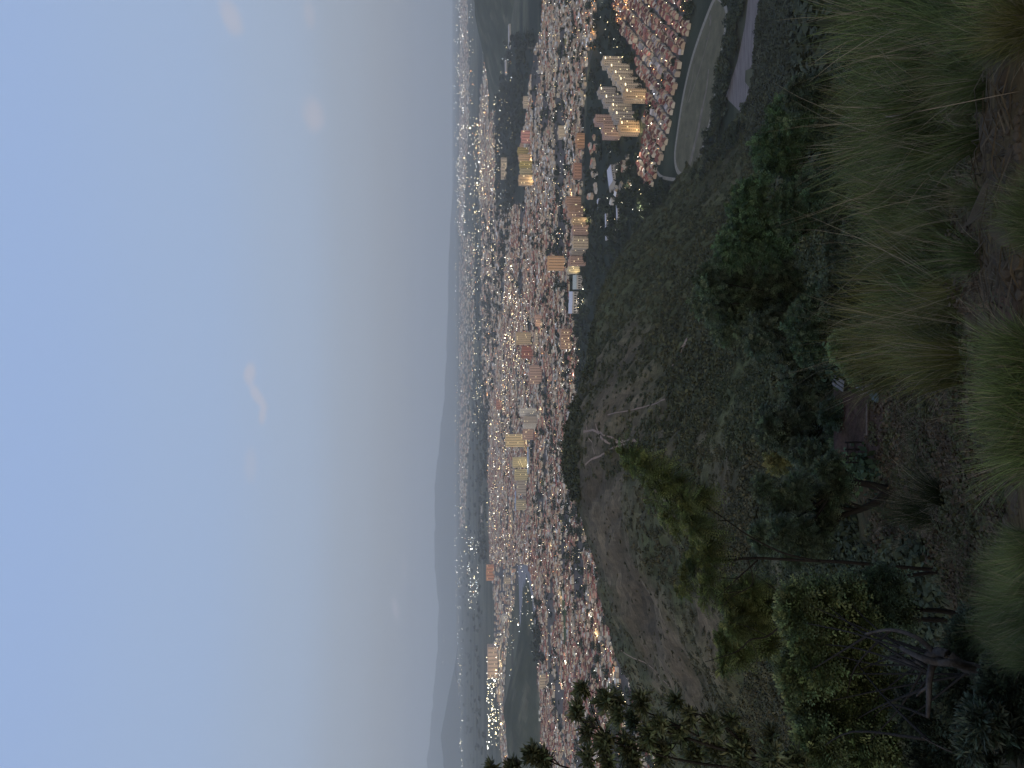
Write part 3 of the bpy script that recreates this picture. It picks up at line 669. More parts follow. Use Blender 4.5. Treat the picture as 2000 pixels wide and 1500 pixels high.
for (w, d, h) in ((9,9,3.3),(8,9.5,3.6),(9,8,6.0),(7.5,8.5,3.2)):
    wl, rf = house_geo(w, d, h); b = MB(); b.add(*wl)
    b.box(-w*.22, -w*.05, -d/2-.06, -d/2+.02, 0, 2.1, m=1)       # door
    b.box(w*.12, w*.32, -d/2-.06, -d/2+.02, 1, 2.2, m=1)         # window
    fs = [np.array(b.q), np.array(b.t)]
    mw = np_mesh('house', np.concatenate(b.v), fs, [M_WALLO, M_WIN], b.qm+b.tm)
    mr_ = np_mesh('roof', rf[0], [np.array(rf[1])], [M_ROOFO]); HV.append((mw, mr_, w, d, h))
rows = {}
for i in indiv: rows.setdefault((LOTS[i][8], LOTS[i][9]), []).append(i)
DN = {'estate':'estate by oval field','right':'houses past the wood','mid':'houses behind hill','left':'houses below bare slope','amongtrees':'among trees by stepped blocks'}
rowkeys = {}
for k in rows: rowkeys.setdefault(k[0], []).append(k[1])
for k in rowkeys: rowkeys[k] = {r: n for n, r in enumerate(sorted(rowkeys[k], key=lambda r: np.mean([LY[i] for i in rows[(k, r)]])))}
def cname(c):
    r, g, b = c
    if r > 1.7*g: return 'rust-red roof'
    if r > 1.35*g: return 'brown roof'
    return 'pale roof' if r > .33 else 'grey roof'
for key, ids in rows.items():
    ids.sort(key=lambda i: LU[i])
    for n, i in enumerate(ids):
        x, y, rot, w, d, h, roof, wall, dk, rw, cl = LOTS[i]; mw, mr_, a, b_, c_ = HV[(2 if h > 5 else (i % 2) + (i % 3 == 0)*0 if i % 5 else 3)]
        o = link('house', mw); o.location = (x, y, CITY_Z); o.rotation_euler.z = rot; o.scale = (w/a, d/b_, h/c_); o.color = (*wall, 1)
        tag(o, f'{cname(roof)} house, {ordinal(n)} from left, {ordinal(rowkeys[dk][rw])} row back, {DN.get(dk, "city")}', 'house', 'houses of the nearer city')
        r = link('roof', mr_, o); r.color = (*roof, 1)
vs, q4, t3, c4, c3 = [], [], [], [], []; n = 0
for i in sel:
    if i in indset: continue
    x, y, rot, w, d, h, roof, wall, *_ = LOTS[i]
    (wv, wq, wt), (rv, rq) = house_geo(w, d, h); a = np.array(wv+rv); c, s = math.cos(rot), math.sin(rot)
    a = np.stack([a[:,0]*c-a[:,1]*s+x, a[:,0]*s+a[:,1]*c+y, a[:,2]+CITY_Z], 1); vs.append(a)
    q4 += [[k+n for k in f] for f in wq] + [[k+n+10 for k in f] for f in rq]; c4 += [wall]*4+[roof]*2
    t3 += [[k+n for k in f] for f in wt]; c3 += [wall]*2; n += 16
o = link('distant_houses', np_mesh('distant_houses', np.concatenate(vs), [np.array(q4), np.array(t3)], M_CITY, colors=np.array(c4+c3)))
tag(o, 'mass of small distant houses filling the plain behind the hill', 'houses', kind='stuff')

# ------------------------------------------------------------------ leaf clumps: bushes and far trees
def clump(n, rx, rz, leaf, seed, lo=0.0, droop=.3):
    g = np.random.default_rng(seed)
    lob = g.normal(size=(7,3))*np.array([.45,.45,.3]); lob[:,2] = np.abs(lob[:,2])*.9+lo
    k = g.integers(0, 7, n); d = g.normal(size=(n,3)); d /= np.linalg.norm(d, axis=1)[:,None]
    p = lob[k] + d*(.38+.22*g.random((n,1)))
    p[:,2] = np.where(p[:,2] < -.1, np.abs(p[:,2])*.3, p[:,2]); 
    nrm = d*.7 + g.normal(size=(n,3))*.55 + np.array([0,0,.45]); nrm /= np.linalg.norm(nrm, axis=1)[:,None]
    t = np.cross(nrm, g.normal(size=(n,3))); t /= np.linalg.norm(t, axis=1)[:,None]; b = np.cross(nrm, t)
    s = leaf*(.6+.8*g.random((n,1)))
    P = p*np.array([rx,rx,rz]); 
    V = np.stack([P-t*s-b*s*.6, P+t*s*.2-b*s*.8, P+t*s+b*s*.5, P-t*s*.3+b*s*.8], 1)
    return V.reshape(-1,3), p
def clump_cols(n, seed, base):
    g = np.random.default_rng(seed+999); return np.array(base)[None]*(.55+.9*g.random((n,1)))*np.array([1,1,1])[None]
TREEV = []
for k in range(6):
    n = 170; V, p = clump(n, 1.0, .95, .17, 300+k, lo=.25)
    V[:,2] += .55
    b = MB(); b.tube([(0,0,-.3),(.03,.02,.3),(0,0,.8)], [.07,.055,.03], 5)
    tv = np.concatenate(b.v); tq = np.array(b.q)
    allV = np.concatenate([V, tv]); qs = np.concatenate([np.arange(n*4).reshape(-1,4), tq+n*4])
    base = [(.036,.046,.028),(.030,.042,.025),(.043,.055,.031),(.030,.040,.028),(.050,.058,.033),(.040,.052,.032)][k]
    cols = np.concatenate([clump_cols(n, k, base), np.tile([[.04,.035,.03]], (len(tq),1)), np.tile([[.04,.035,.03]], (len(b.t),1))])
    TREEV.append(np_mesh('tree', allV, [qs, np.array(b.t)+n*4], M_BUSH, colors=cols))
TP = []   # x, y, r, zone label
def scatter_uv(poly, n, r0, r1, lab, off=3):
    us = [p[0] for p in poly]; vv = [p[1] for p in poly]; k = 0; tries = 0
    while k < n and tries < n*20:
        tries += 1
        u = rng.uniform(min(us), max(us)); v = rng.uniform(min(vv), max(vv))
        if inpoly(np.array([u]), np.array([v]), poly)[0]:
            x, y = ground(u, v); TP.append((float(x), float(y), rng.uniform(r0, r1), lab)); k += 1
scatter_uv(WOODS[0], 330, 4.5, 8, 'dark round tree in the wood around the stepped blocks')
scatter_uv(WOODS[1], 420, 8, 16, 'dark tree in the belt below the right-hand hill')
scatter_uv([(1500,1360),(1470,1356),(1460,1346),(1500,1340)], 14, 4, 6, 'dark tree between the red-roofed estate and the oval field')
scatter_uv([(1510,1424),(1440,1424),(1350,1408),(1260,1392),(1200,1372),(1200,1390),(1260,1420),(1330,1425),(1420,1445),(1510,1458)], 120, 3.5, 6, 'dark tree in the strip between oval field and grey clearing')
scatter_uv([(1300,1470),(1240,1440),(1200,1420),(1150,1360),(1120,1330),(1120,1400),(1250,1480)], 60, 3.5, 6, 'dark tree at the foot of the wooded slope')
scatter_uv(WOODS[2], 520, 4.5, 8, 'dark tree in the wood between the brown towers and the hill')
scatter_uv(EST, 34, 4, 7, 'dark tree standing among the red roofs')
scatter_uv(DIST['right'], 680, 4, 9, 'dark tree among the low houses past the wood')
scatter_uv(DIST['mid'], 1400, 4.5, 11, 'dark tree among the houses behind the hill')
scatter_uv(DIST['left'], 620, 4, 9, 'dark tree among the houses below the bare slope')
scatter_uv([(205,1040),(330,1048),(330,1060),(205,1068)], 70, 8, 13, 'dark tree beside the pale yards')
scatter_uv([(880,1100),(760,1092),(740,1120),(780,1140),(860,1150),(930,1150),(1000,1150),(960,1120)], 90, 5, 8, 'dark tree along the top of the wooded hill')
scatter_uv([(400,935),(760,942),(760,955),(400,953)], 160, 14, 24, 'far tree line at the city edge')
scatter_uv([(560,935),(1100,925),(1100,1005),(900,980),(560,950)], 380, 10, 22, 'far tree among the lights')
scatter_uv([(0,900),(760,895),(760,935),(0,950)], 200, 16, 30, 'far field trees')
tx = np.array([t[0] for t in TP]); ty = np.array([t[1] for t in TP]); tu, tv_ = proj(tx, ty, CITY_Z)
okt = ~hidden(tx, ty, np.full(len(tx), CITY_Z+7.0))
for (a, b, r) in TW_FOOT: okt &= (tx-a)**2+(ty-b)**2 > (r*.8)**2
ov = OVAL; okt &= ~inpoly(tu, tv_, ov)
good = [i for i in range(len(TP)) if okt[i]]
good.sort(key=lambda i: ty[i]/TP[i][2] + (0 if 4 < tu[i] < 1496 else 1e6)); ti = set(good[:300])
for i in good[:300]:
    x, y, r, lab = TP[i]; o = link('tree', TREEV[i % 6]); z = float(surf(x, y))
    o.location = (x, y, z); o.scale = (r*(.9+.25*rng.random()), r*(.9+.25*rng.random()), r*(.8+.35*rng.random())); o.rotation_euler.z = rng.uniform(0, 6.28)
    tag(o, lab, 'tree', 'city trees: ' + lab)
def mass(name, mesh_list, inst, m, label, cat, tint=True):
    """many small clumps as ONE mesh"""
    VV, FF, CC = [], [], []; n = 0
    for (mv, mc, x, y, z, r, rz, c) in inst:
        a = rng.uniform(0, 6.28); co, si = math.cos(a), math.sin(a)
        V = np.stack([(mv[:,0]*co-mv[:,1]*si)*r+x, (mv[:,0]*si+mv[:,1]*co)*r+y, mv[:,2]*rz+z], 1)
        VV.append(V); FF.append(np.arange(len(V)).reshape(-1,4)+n); n += len(V); CC.append(mc*np.array(c))
    o = link(name, np_mesh(name, np.concatenate(VV), [np.concatenate(FF)], m, colors=np.concatenate(CC)))
    tag(o, label, cat, kind='stuff'); return o
FARV = [(lambda V: V)(clump(46, 1.0, .9, .30, 500+k, lo=.2)[0]) for k in range(8)]
FARC = [clump_cols(46, 40+k, (1,1,1)) for k in range(8)]
FINV = [clump(88, 1.0, .9, .17, 700+k, lo=.2)[0] for k in range(8)]
FINC = [clump_cols(88, 60+k, (1,1,1)) for k in range(8)]
inst = []
for i in good:
    if i in ti: continue
    x, y, r, lab = TP[i]; k = rng.integers(8)
    V = FARV[k].copy(); V[:,2] += .4
    inst.append((V, FARC[k], x, y, float(surf(x, y)), r, r*.8, np.array((.036,.046,.030))*rng.uniform(.7,1.3)))
mass('distant_trees', None, inst, M_BUSH, 'dark trees scattered through the far city', 'trees')
# undergrowth on the spur and slopes
inst = []
def bushes(n, y0, y1, u0, u1, dens, r0, r1, colr):
    k = 0
    for _ in range(n*6):
        if k >= n: break
        Y = math.exp(rng.uniform(math.log(y0), math.log(y1))); U = rng.uniform(u0, u1); s = (U-750)/F; x = s*Y
        z = float(terr(x, Y))
        if z < -300: continue
        pu, pv = proj(x, Y, z)
        i = min(NL-1, int((math.log(Y)-LG0)/(LG1-LG0)*(NL-1))); j = min(NS-1, max(0, int((s+1.25)/2.5*(NS-1))))
        dd = dry[i, j]
        if rng.random() < dd*.82: continue
        r = rng.uniform(r0, r1)*(1-.4*dd); q = rng.integers(8); t = rng.random()
        c = np.array(colr)*(.7+.6*t)*np.array([1+.25*(t-.5), 1, 1])
        inst.append(((FINV if Y < 300 else FARV)[q], (FINC if Y < 300 else FARC)[q], x, Y, z-.2*r, r, r*rng.uniform(.6, 1.1), c)); k += 1
bushes(9500, 240, 1050, 560, 1350, None, 1.3, 3.6, (.052,.059,.030))
bushes(4200, 95, 260, 600, 1600, None, .8, 2.2, (.050,.060,.031))
bushes(4200, 110, 760, -20, 620, None, .6, 2.2, (.055,.056,.031))
bushes(900, 45, 110, 150, 1500, None, .5, 1.5, (.03,.04,.022))
for _ in range(420):                      # the scrubby crest of the knob
    u = rng.uniform(470, 960); v = rng.uniform(1088, 1135) if u < 760 else rng.uniform(1135, 1165)
    p = hit(u, v)
    if p.y > 1100: continue
    q = rng.integers(8); r = rng.uniform(2, 5); inst.append((FARV[q], FARC[q], p.x, p.y, p.z-.3, r, r, np.array((.036,.044,.022))*rng.uniform(.7, 1.3)))
for _ in range(3000):                     # the wood filling the foot of the right-hand slope, over the plain
    u = rng.uniform(1190, 1510); v = rng.uniform(1462, 1640)
    if inpoly(np.array([u]), np.array([v]), [(1310,1417),(1380,1440),(1450,1455),(1520,1463),(1520,1489),(1450,1479),(1400,1474),(1362,1472),(1326,1469),(1277,1452)])[0]: continue
    p = hit(u, v); q = rng.integers(8); r = rng.uniform(1.5, 4); inst.append((FARV[q], FARC[q], p.x, p.y, p.z-.3, r, r*.9, np.array((.042,.05,.032))*rng.uniform(.7, 1.25)))
for _ in range(2000):                     # low weeds between the stones of the near slope
    u = rng.uniform(300, 1500) if rng.random() < .4 else rng.uniform(330, 780); v = rng.uniform(1700, 1995)
    p = hit(u, v)
    if p.y > 35 and 610 < u < 770 and rng.random() < .8: continue
    if p.y < 3.5: continue
    q = rng.integers(8); r = rng.uniform(.008, .032)*p.y**.8; cc_ = np.array((.056,.058,.028)) if rng.random() < .5 else np.array((.068,.052,.033))
    inst.append((FINV[q], FINC[q], p.x, p.y, p.z-.1*r, r, r*.7, cc_*rng.uniform(.6, 1.3)))
for _ in range(650):                      # green growth knitting the dark trees together
    u = rng.uniform(560, 1420); v = rng.uniform(1560, 1715); p = hit(u, v)
    if p.y < 30 or p.y > 110: continue
    if p.y < 44 and 600 < u < 770: continue
    q = rng.integers(8); r = rng.uniform(.5, 1.3)*(p.y/45)**.5; inst.append((FINV[q], FINC[q], p.x, p.y, p.z-.1, r, r, np.array((.036,.060,.031))*rng.uniform(.6, 1.25)))
for _ in range(2300):                      # scrub in the hollow on the left
    u = rng.uniform(-60, 420); v = rng.uniform(1440, 1850); p = hit(u, v)
    if p.y < 17: continue
    q = rng.integers(8); r = rng.uniform(.25, .9)*(1 if p.y > 20 else .5); inst.append((FINV[q], FINC[q], p.x, p.y, p.z-.1, r, r*.9, np.array((.046,.058,.034))*rng.uniform(.6, 1.25)))
mass('undergrowth', None, inst, M_BUSH, 'dark scrub and bushes covering the spur and the slopes', 'undergrowth')
#PART2
# ------------------------------------------------------------------ lamps of the city
LAMPV = []
def lamp_head(n=6):
    v = [(0,0,.55)]+[(math.cos(a)*.9, math.sin(a)*.9, 0) for a in np.linspace(0, 2*math.pi, n, endpoint=False)]+[(0,0,-.55)]
    t = [(0,1+i,1+(i+1) % n) for i in range(n)] + [(n+1,1+(i+1) % n,1+i) for i in range(n)]
    return np.array(v), t
HV_, HT_ = lamp_head()
for mi, m in enumerate(M_LAMPS):
    b = MB(); b.tube([(0,0,-.3),(0,0,5),(0,0,8.4)], [.14,.11,.08], 5); b.tube([(0,0,8.3),(.7,0,8.9),(1.6,0,9.0)], [.08,.07,.06], 5)
    b.add(HV_*.8+np.array([1.7,0,8.8]), t=HT_, m=1)
    LAMPV.append(np_mesh('street_lamp', np.concatenate(b.v), [np.array(b.q), np.array(b.t)], [M_POLE, m], b.qm+b.tm))
LP = []
def lights(poly, n, kinds=(.45,.35,.08,.12), r=(.45,1.0), lab='lights', z=(7,12)):
    n = int(n*(1.0 if lab == 'lights' else 1))
    us = [p[0] for p in poly]; vv = [p[1] for p in poly]; k = 0; tries = 0
    while k < n and tries < n*30:
        tries += 1
        u = rng.uniform(min(us), max(us)); v = rng.uniform(min(vv), max(vv))
        if not inpoly(np.array([u]), np.array([v]), poly)[0]: continue
        if vnoise(u/23, v/4.5, 77) < .36: continue
        x, y = ground(u, v); LP.append((float(x), float(y), rng.uniform(*r)*float(np.exp(rng.normal()*.38))*.86*(1+.9*(rng.random() < .07)), int(rng.choice(4, p=kinds)), lab, CITY_Z+rng.uniform(*z))); k += 1
rect = lambda u0, u1, v0, v1: [(u0,v0),(u1,v0),(u1,v1),(u0,v1)]
lights(EST, 60, lab='street lamp glowing between the red roofs of the estate', r=(.7,1.2))
lights(WOODS[0], 46, lab='street lamp glowing in the wood around the stepped blocks', r=(.7,1.2))
lights(rect(1440,1500,1205,1235), 16, (.1,0,.9,0), lab='orange street lamp at the top of the estate', r=(.8,1.4))
lights(rect(1380,1500,1150,1170), 22, (.2,.1,.7,0), lab='orange street lamp on the road past the wood', r=(.7,1.1))
lights(rect(1058,1112,1258,1282), 9, (.2,.8,0,0), lab='bright white lamp over the lit forecourt', r=(.9,1.5))
lights(DIST['right'], 300, r=(.42,.85), lab='street lamp among the low houses past the wood')
lights(DIST['mid'], 560, r=(.42,.8), lab='street lamp among the houses behind the hill')
lights(DIST['left'], 420, r=(.42,.9), lab='street lamp among the houses below the bare slope')
lights([(60,1240),(200,1190),(330,1150),(330,1160),(200,1205),(90,1252)], 34, r=(.9,1.5), lab='lamp along the road at the foot of the bare slope')
lights(rect(750,830,1105,1140), 18, (.3,.5,0,.2), r=(.7,1.4), lab='lamp among trees right behind the hill top')
lights(rect(890,940,1125,1150), 14, (.4,.6,0,0), r=(.7,1.2), lab='lamp at the white school')
F0 = len(LP)
lights(rect(1040,1500,893,909), 380, (.3,.5,.02,.18), r=(.35,.8))
lights(rect(900,1500,886,893), 130, (.5,.35,.03,.12), r=(.3,.6)); lights(rect(900,1500,908,928), 190, r=(.35,.65))
lights(rect(1125,1270,928,978), 260, (.5,.3,.15,.05), r=(.4,.85)); lights(rect(990,1130,928,970), 170, (.5,.3,.15,.05), r=(.4,.8))
lights(rect(1270,1440,945,972), 170, (.35,.4,.15,.1), r=(.4,.75)); lights(rect(1090,1440,970,1005), 120, r=(.4,.8))
lights(rect(700,1000,925,1000), 230, (.5,.34,.1,.06), r=(.4,.85)); lights(rect(780,1000,985,1014), 90, (.4,.6,0,0), r=(.5,1.1))
lights(rect(700,1000,1000,1040), 190, r=(.45,.9)); lights(rect(400,800,952,1000), 330, (.45,.3,.2,.05), r=(.4,.85))
lights(rect(530,890,881,886), 150, (.75,.25,0,0), r=(.35,.7)); lights(rect(500,900,887,905), 120, r=(.3,.6)); lights(rect(640,780,925,942), 60, r=(.4,.7))
lights(rect(-10,500,886,904), 210, (.3,.5,0,.2), r=(.3,.65)); lights(rect(0,60,890,904), 60, (.3,.6,0,.1), r=(.4,.8))
lights(rect(310,450,916,937), 130, (.2,.6,.02,.18), r=(.4,.8)); lights(rect(380,480,905,918), 30, r=(.3,.6))
lights(rect(35,262,954,984), 130, (.45,.55,0,0), r=(.6,1.3)); lights(rect(60,180,956,972), 60, (.5,.5,0,0), r=(.8,1.5))
lights(rect(20,230,984,1004), 50, r=(.4,.9)); lights(rect(230,440,985,1010), 70, r=(.4,.9)); lights(rect(200,430,1012,1046), 120, (.2,.5,.05,.25), r=(.5,.9))
# a few on the foot of the far mountains
for _ in range(34):
    u = rng.uniform(170, 420); v = rng.choice([866.5, 871, 876])+rng.normal()*1.0; Y = 30500; p = at(u, v, Y)
    LP.append((p.x, p.y, rng.uniform(.3,.6), 1, 'lights', p.z))
LXs = np.array([l[0] for l in LP]); LYs = np.array([l[1] for l in LP])
okl = ~hidden(LXs, LYs, np.full(len(LP), CITY_Z+9.0)); lu, lv = proj(LXs, LYs, CITY_Z+9.0)
cand = [i for i in range(F0) if okl[i] and 3 < lu[i] < 1497 and lv[i] < 1500]
cand.sort(key=lambda i: LYs[i]/LP[i][2]); li = set(cand[:300])
for i in cand[:300]:
    x, y, r, k, lab, z = LP[i]; o = link('street_lamp', LAMPV[k]); s = max(.55, r*y/F/.8*.6); o.location = (x, y, CITY_Z); o.scale = (s, s, 1.0); o.rotation_euler.z = rng.uniform(0, 6.28)
    tag(o, lab + [', warm glow', ', white glow', ', orange glow', ', cool glow'][k], 'street lamp', 'street lamps: ' + lab)
vs, ts, ms = [], [], []; n = 0
for i in range(len(LP)):
    if i in li or not okl[i]: continue
    x, y, r, k, lab, z = LP[i]; s = r*y/F*(.62 if y < 5000 else .8)
    vs.append(HV_*s*np.array([1,1,1.3]) + np.array([x, y, z+s*.4])); ts += [[a+n for a in t] for t in HT_]; ms += [k]*len(HT_); n += len(HV_)
o = link('city_lights', np_mesh('city_lights', np.concatenate(vs), [np.array(ts)], M_LAMPS, ms)); tag(o, 'glittering lamps of the far city out to the horizon', 'lights', kind='stuff')
# the brightest lamps really light what stands round them
def glow(u, v, h, p, c, z=None):
    q = gp(u, v); d = bpy.data.lights.new('lamp_glow', 'POINT'); d.energy = p*.45; d.color = c; d.shadow_soft_size = 1.0
    o = bpy.data.objects.new('lamp_glow', d); col.objects.link(o); o.location = (q.x, q.y, CITY_Z+h)
WARM, WHT_, ORNG = (1,.78,.42), (1,.93,.75), (1,.5,.15)
for u, v, h, p, c in [(1078,1270,12,30000,WHT_),(1064,1284,10,22000,WHT_),(1098,1262,10,12000,WHT_),(1244,1253,6,13000,WARM),(1262,1255,6,12000,WARM),(1316,1268,6,9000,WARM),(1490,1228,9,16000,ORNG),(1470,1215,9,12000,ORNG),
                      (1440,1165,10,16000,ORNG),(1400,1162,10,14000,ORNG),(1360,1150,10,14000,WARM),(1235,1216,8,9000,WARM),(1200,1255,9,8000,WHT_),(1170,1262,9,8000,WHT_),(1140,1235,9,9000,WHT_),(1430,1250,9,9000,WHT_),(1400,1275,9,9000,WHT_),
                      (1090,1148,8,14000,WARM),(1070,1152,6,24000,WARM),(985,1098,8,12000,ORNG),(970,1135,8,18000,WARM),(910,1140,8,16000,WHT_),(768,1125,8,20000,WHT_),(800,1120,8,15000,WARM),
                      (210,980,25,400000,WARM),(150,978,25,400000,WARM),(100,974,25,300000,WARM),(240,968,25,300000,WHT_),(627,1030,10,60000,WARM),(590,1034,10,50000,WARM),(655,1050,10,50000,WARM),(1150,1044,8,50000,WARM),(1190,1040,8,40000,WARM),
                      (100,1230,9,16000,WHT_),(190,1205,9,14000,WARM),(260,1170,9,20000,WARM),(300,1155,9,20000,WHT_),(340,1098,9,40000,WARM),(210,1110,12,40000,WHT_),(160,1100,10,30000,WHT_),(430,1080,9,30000,WARM),(560,1065,9,30000,WARM),(700,1060,9,30000,WARM),
                      (860,1060,9,30000,WARM),(1010,1060,9,40000,WARM),(1120,1120,9,30000,WARM),(1250,1110,9,25000,WHT_),(1340,1090,9,25000,WHT_),(1420,1110,9,25000,WARM),(840,1000,12,150000,WHT_),(920,1000,12,150000,WHT_),(640,990,12,90000,ORNG),(480,1000,12,90000,WARM)]:
    glow(u, v, h, p, c)
# lattice masts on the far estates
def mast(u, v, top, label):
    p = gp(u, v); H = float(at(u, top, p.y).z)-CITY_Z; b = MB()
    for sx, sy in ((-1,-1),(1,-1),(1,1),(-1,1)): b.tube([(sx*2.2,sy*2.2,-1),(sx*.5,sy*.5,H)], .28, 4)
    k = 8
    for i in range(k):
        z0, z1 = H*i/k, H*(i+1)/k; a = 2.2-1.7*i/k; c = 2.2-1.7*(i+1)/k
        for s in (-1, 1): b.tube([(-a*s,-a,z0),(c*s,-c,z1)], .18, 4); b.tube([(-a*s,a,z0),(c*s,c,z1)], .18, 4)
    for z, w in ((H*.8,7),(H*.92,5)): b.tube([(-w,0,z),(w,0,z)], .3, 4)
    o = b.build('lattice_mast', M_POLE); o.location = p; tag(o, label, 'mast')
mast(1405, 1072, 1030, 'tall lattice mast among the low houses near the right edge')
mast(1155, 1100, 1070, 'thin lattice mast by the orange mid-rise')
mast(790, 1093, 1071, 'dark lattice mast behind the hill top')
def goal(u, v, label, w=7.3):
    p = gp(u, v); b = MB(); b.tube([(-w/2,0,0),(-w/2,0,2.6)], .16, 5); b.tube([(w/2,0,0),(w/2,0,2.6)], .16, 5); b.tube([(-w/2,0,2.5),(w/2,0,2.5)], .16, 5)
    b.tube([(-w/2,0,2.5),(-w/2,1.8,0)], .1, 4); b.tube([(w/2,0,2.5),(w/2,1.8,0)], .1, 4)
    o = b.build('football_goal', M_WHITE); o.location = (p.x, p.y, CITY_Z+.03); o.rotation_euler.z = R(75); tag(o, label, 'goal')
goal(1425, 1385, 'white goal at the far end of the oval field'); goal(1234, 1345, 'white goal at the near left end of the oval field')

# ------------------------------------------------------------------ trees and shrubs of the foreground
def fronds(P, D, L, m, ll, lw, g, droop=.35):
    """pinnate leaves: m pairs of leaflets along each stalk"""
    N = len(P); up = g.normal(size=(N,3))*.45+np.array([0,0,1.]); S = np.cross(D, up); S /= np.linalg.norm(S, axis=1)[:,None]+1e-9
    out_ = []
    for k in range(m):
        t = (k+.6)/m; c = P + D*(L[:,None]*t); c = c.copy(); c[:,2] -= droop*L*t*t
        for sg in (-1, 1):
            ld = S*sg*.88 + D*.42; a = ll*(1-.45*abs(t-.45)*2)
            tip = c + ld*a; tip[:,2] -= .12*a
            w = D*lw*.5; mid = c + ld*a*.5
            out_.append(np.stack([c, mid-w, tip, mid+w], 1))
    return np.concatenate(out_, 0) if out_ else None
def rosettes(P, D, n, L, W, g):
    """broad leaves fanned round each twig tip"""
    out_ = []
    for k in range(n):
        d = D*.75 + g.normal(size=P.shape)*.62; d /= np.linalg.norm(d, axis=1)[:,None]
        s = np.cross(d, g.normal(size=P.shape)*.5+np.array([0,0,1.])); s /= np.linalg.norm(s, axis=1)[:,None]+1e-9
        l = (L*(.6+.6*g.random(len(P))))[:,None]; nn = np.cross(s, d)
        b = P - D*.02*k*.4; mid = b + d*l*.5 - nn*l*.07; tip = b + d*l
        out_.append(np.stack([b, mid-s*W, tip, mid+s*W], 1))
    return np.concatenate(out_, 0)
def tree(label, blobs, Y, base=None, color=(.05,.07,.03), style='fine', twigs=600, dens=1.0, name='tree', bark=None, group=None, seed=1, extra_limbs=(), trunk_r=.14, cat='tree', lean=None, dy=.35, limb=None, auto=True):
    lr = limb if limb else trunk_r*.5
    g = np.random.default_rng(seed)
    cs, rs = [], []
    for (u, v, r) in blobs:
        r = r*(1.16 if 40 <= Y <= 52 else 1); rm = r*Y/F; p = at(u, v, Y + g.normal()*rm*dy*1.6); cs.append(np.array(p)); rs.append(rm)
    cs = np.array(cs); rs = np.array(rs); cen = cs.mean(0)
    if base is None:
        bx_, by_ = cen[0]+g.normal()*.2, cen[1]; bz_ = float(surf(bx_, by_))
    else: bx_, by_, bz_ = base
    root = empty(name, (bx_, by_, bz_)); tag(root, label, cat, group)
    o0 = np.array([bx_, by_, bz_])
    b = MB(); fork = o0*.45 + cen*.55; fork[2] = min(fork[2], cen[2]-.1*rs.max()) if cen[2] > bz_ else fork[2]
    pts = [np.array([0,0,-.4]), (fork-o0)*.35+g.normal(size=3)*trunk_r*.8, (fork-o0)*.7+g.normal(size=3)*trunk_r, fork-o0]
    ext = np.array([np.array(q) for P, r0, r1 in extra_limbs for q in catmull([np.array(p) for p in P], 5)]) if extra_limbs else None
    if ext is None: b.tube(catmull(pts, 4), list(np.linspace(trunk_r, trunk_r*.6, 13)), 7)
    for c, r in zip(cs, rs):
        if ext is None: st = fork
        else:
            dd_ = np.sqrt(((ext-c)**2).sum(1)) + 1.5*np.maximum(ext[:,2]-c[2]+.2*r, 0); ok_ = np.nonzero(dd_ < dd_.min()*1.7+r)[0]; st = ext[g.choice(ok_)]
        mid = (st+c)/2 + g.normal(size=3)*r*.25; tgt = c + g.normal(size=3)*r*.2
        b.tube(catmull([st-o0, mid-o0, tgt-o0], 4), list(np.linspace(lr, lr*.28, 9)), 5)
        for _ in range(4):
            e = c + g.normal(size=3)*r*.6; b.tube([tgt-o0, (tgt+e)/2-o0+g.normal(size=3)*r*.1, e-o0], [lr*.3, lr*.2, lr*.1], 4)
    if bark: b.build('limbs', M_BARKD, root, smooth=True); b = MB()
    for P, r0, r1 in extra_limbs:
        P = [np.array(p)-o0 for p in P]; c = catmull(P, 5); b.tube(c, list(np.linspace(r0, r1, len(c))), 6)
    b.build('trunk', bark or M_BARKD, root, smooth=True)
    w = rs**2/np.sum(rs**2); k = g.choice(len(cs), twigs, p=w)
    d = g.normal(size=(twigs,3)); d /= np.linalg.norm(d, axis=1)[:,None]; d[:,2] = np.where(d[:,2] < -.3, -d[:,2]*.6, d[:,2])
    P = cs[k] + d*(rs[k]*(.35+.65*g.random(twigs)**.6))[:,None]*np.array([1,.9,.9]) - o0
    col_t = np.array(color)*1.6*(.4+1.2*g.random((twigs,1)))*np.array([1,1,1])
    col_t[:,0] *= 1+.35*(g.random(twigs)-.4)
    quads, cols = [], []
    sc_ = Y/45
    nf = {'fine': 6, 'feather': 5, 'broad': 1, 'big': 6}[style]
    for f in range(nf):
        D = d*.55 + g.normal(size=(twigs,3))*.6 + np.array([0,0,.12]); D /= np.linalg.norm(D, axis=1)[:,None]
        if style == 'fine': q = fronds(P, D, (.34+.22*g.random(twigs))*dens, 4, .17*dens, .095*dens, g); rep = 8
        elif style == 'feather': q = fronds(P, D, (.30+.18*g.random(twigs))*dens, 8, .105*dens, .030*dens, g, .45); rep = 16
        elif style == 'big': q = fronds(P, D, (.22+.12*g.random(twigs))*dens, 5, .075*dens, .042*dens, g); rep = 10
        else: q = rosettes(P, d, 9, .085*dens, .013*dens, g); rep = 9
        quads.append(q); cols.append(np.tile(col_t, (rep,1)))
    q = np.concatenate(quads, 0); c = np.concatenate(cols, 0)*(.55+.9*g.random((len(q),1)))
    link('crown', np_mesh('crown', q.reshape(-1,3), [np.arange(len(q)*4).reshape(-1,4)], M_LEAF, colors=c), root)
    return root
def lumps(u, v, ru, rv, n, r0, r1, seed):
    g = np.random.default_rng(seed); L = []
    while len(L) < n:
        a, b = g.uniform(-1, 1, 2)
        if a*a+b*b < 1: L.append((u+a*ru, v+b*rv, g.uniform(r0, r1)))
    return L
DG = (.038,.066,.032)
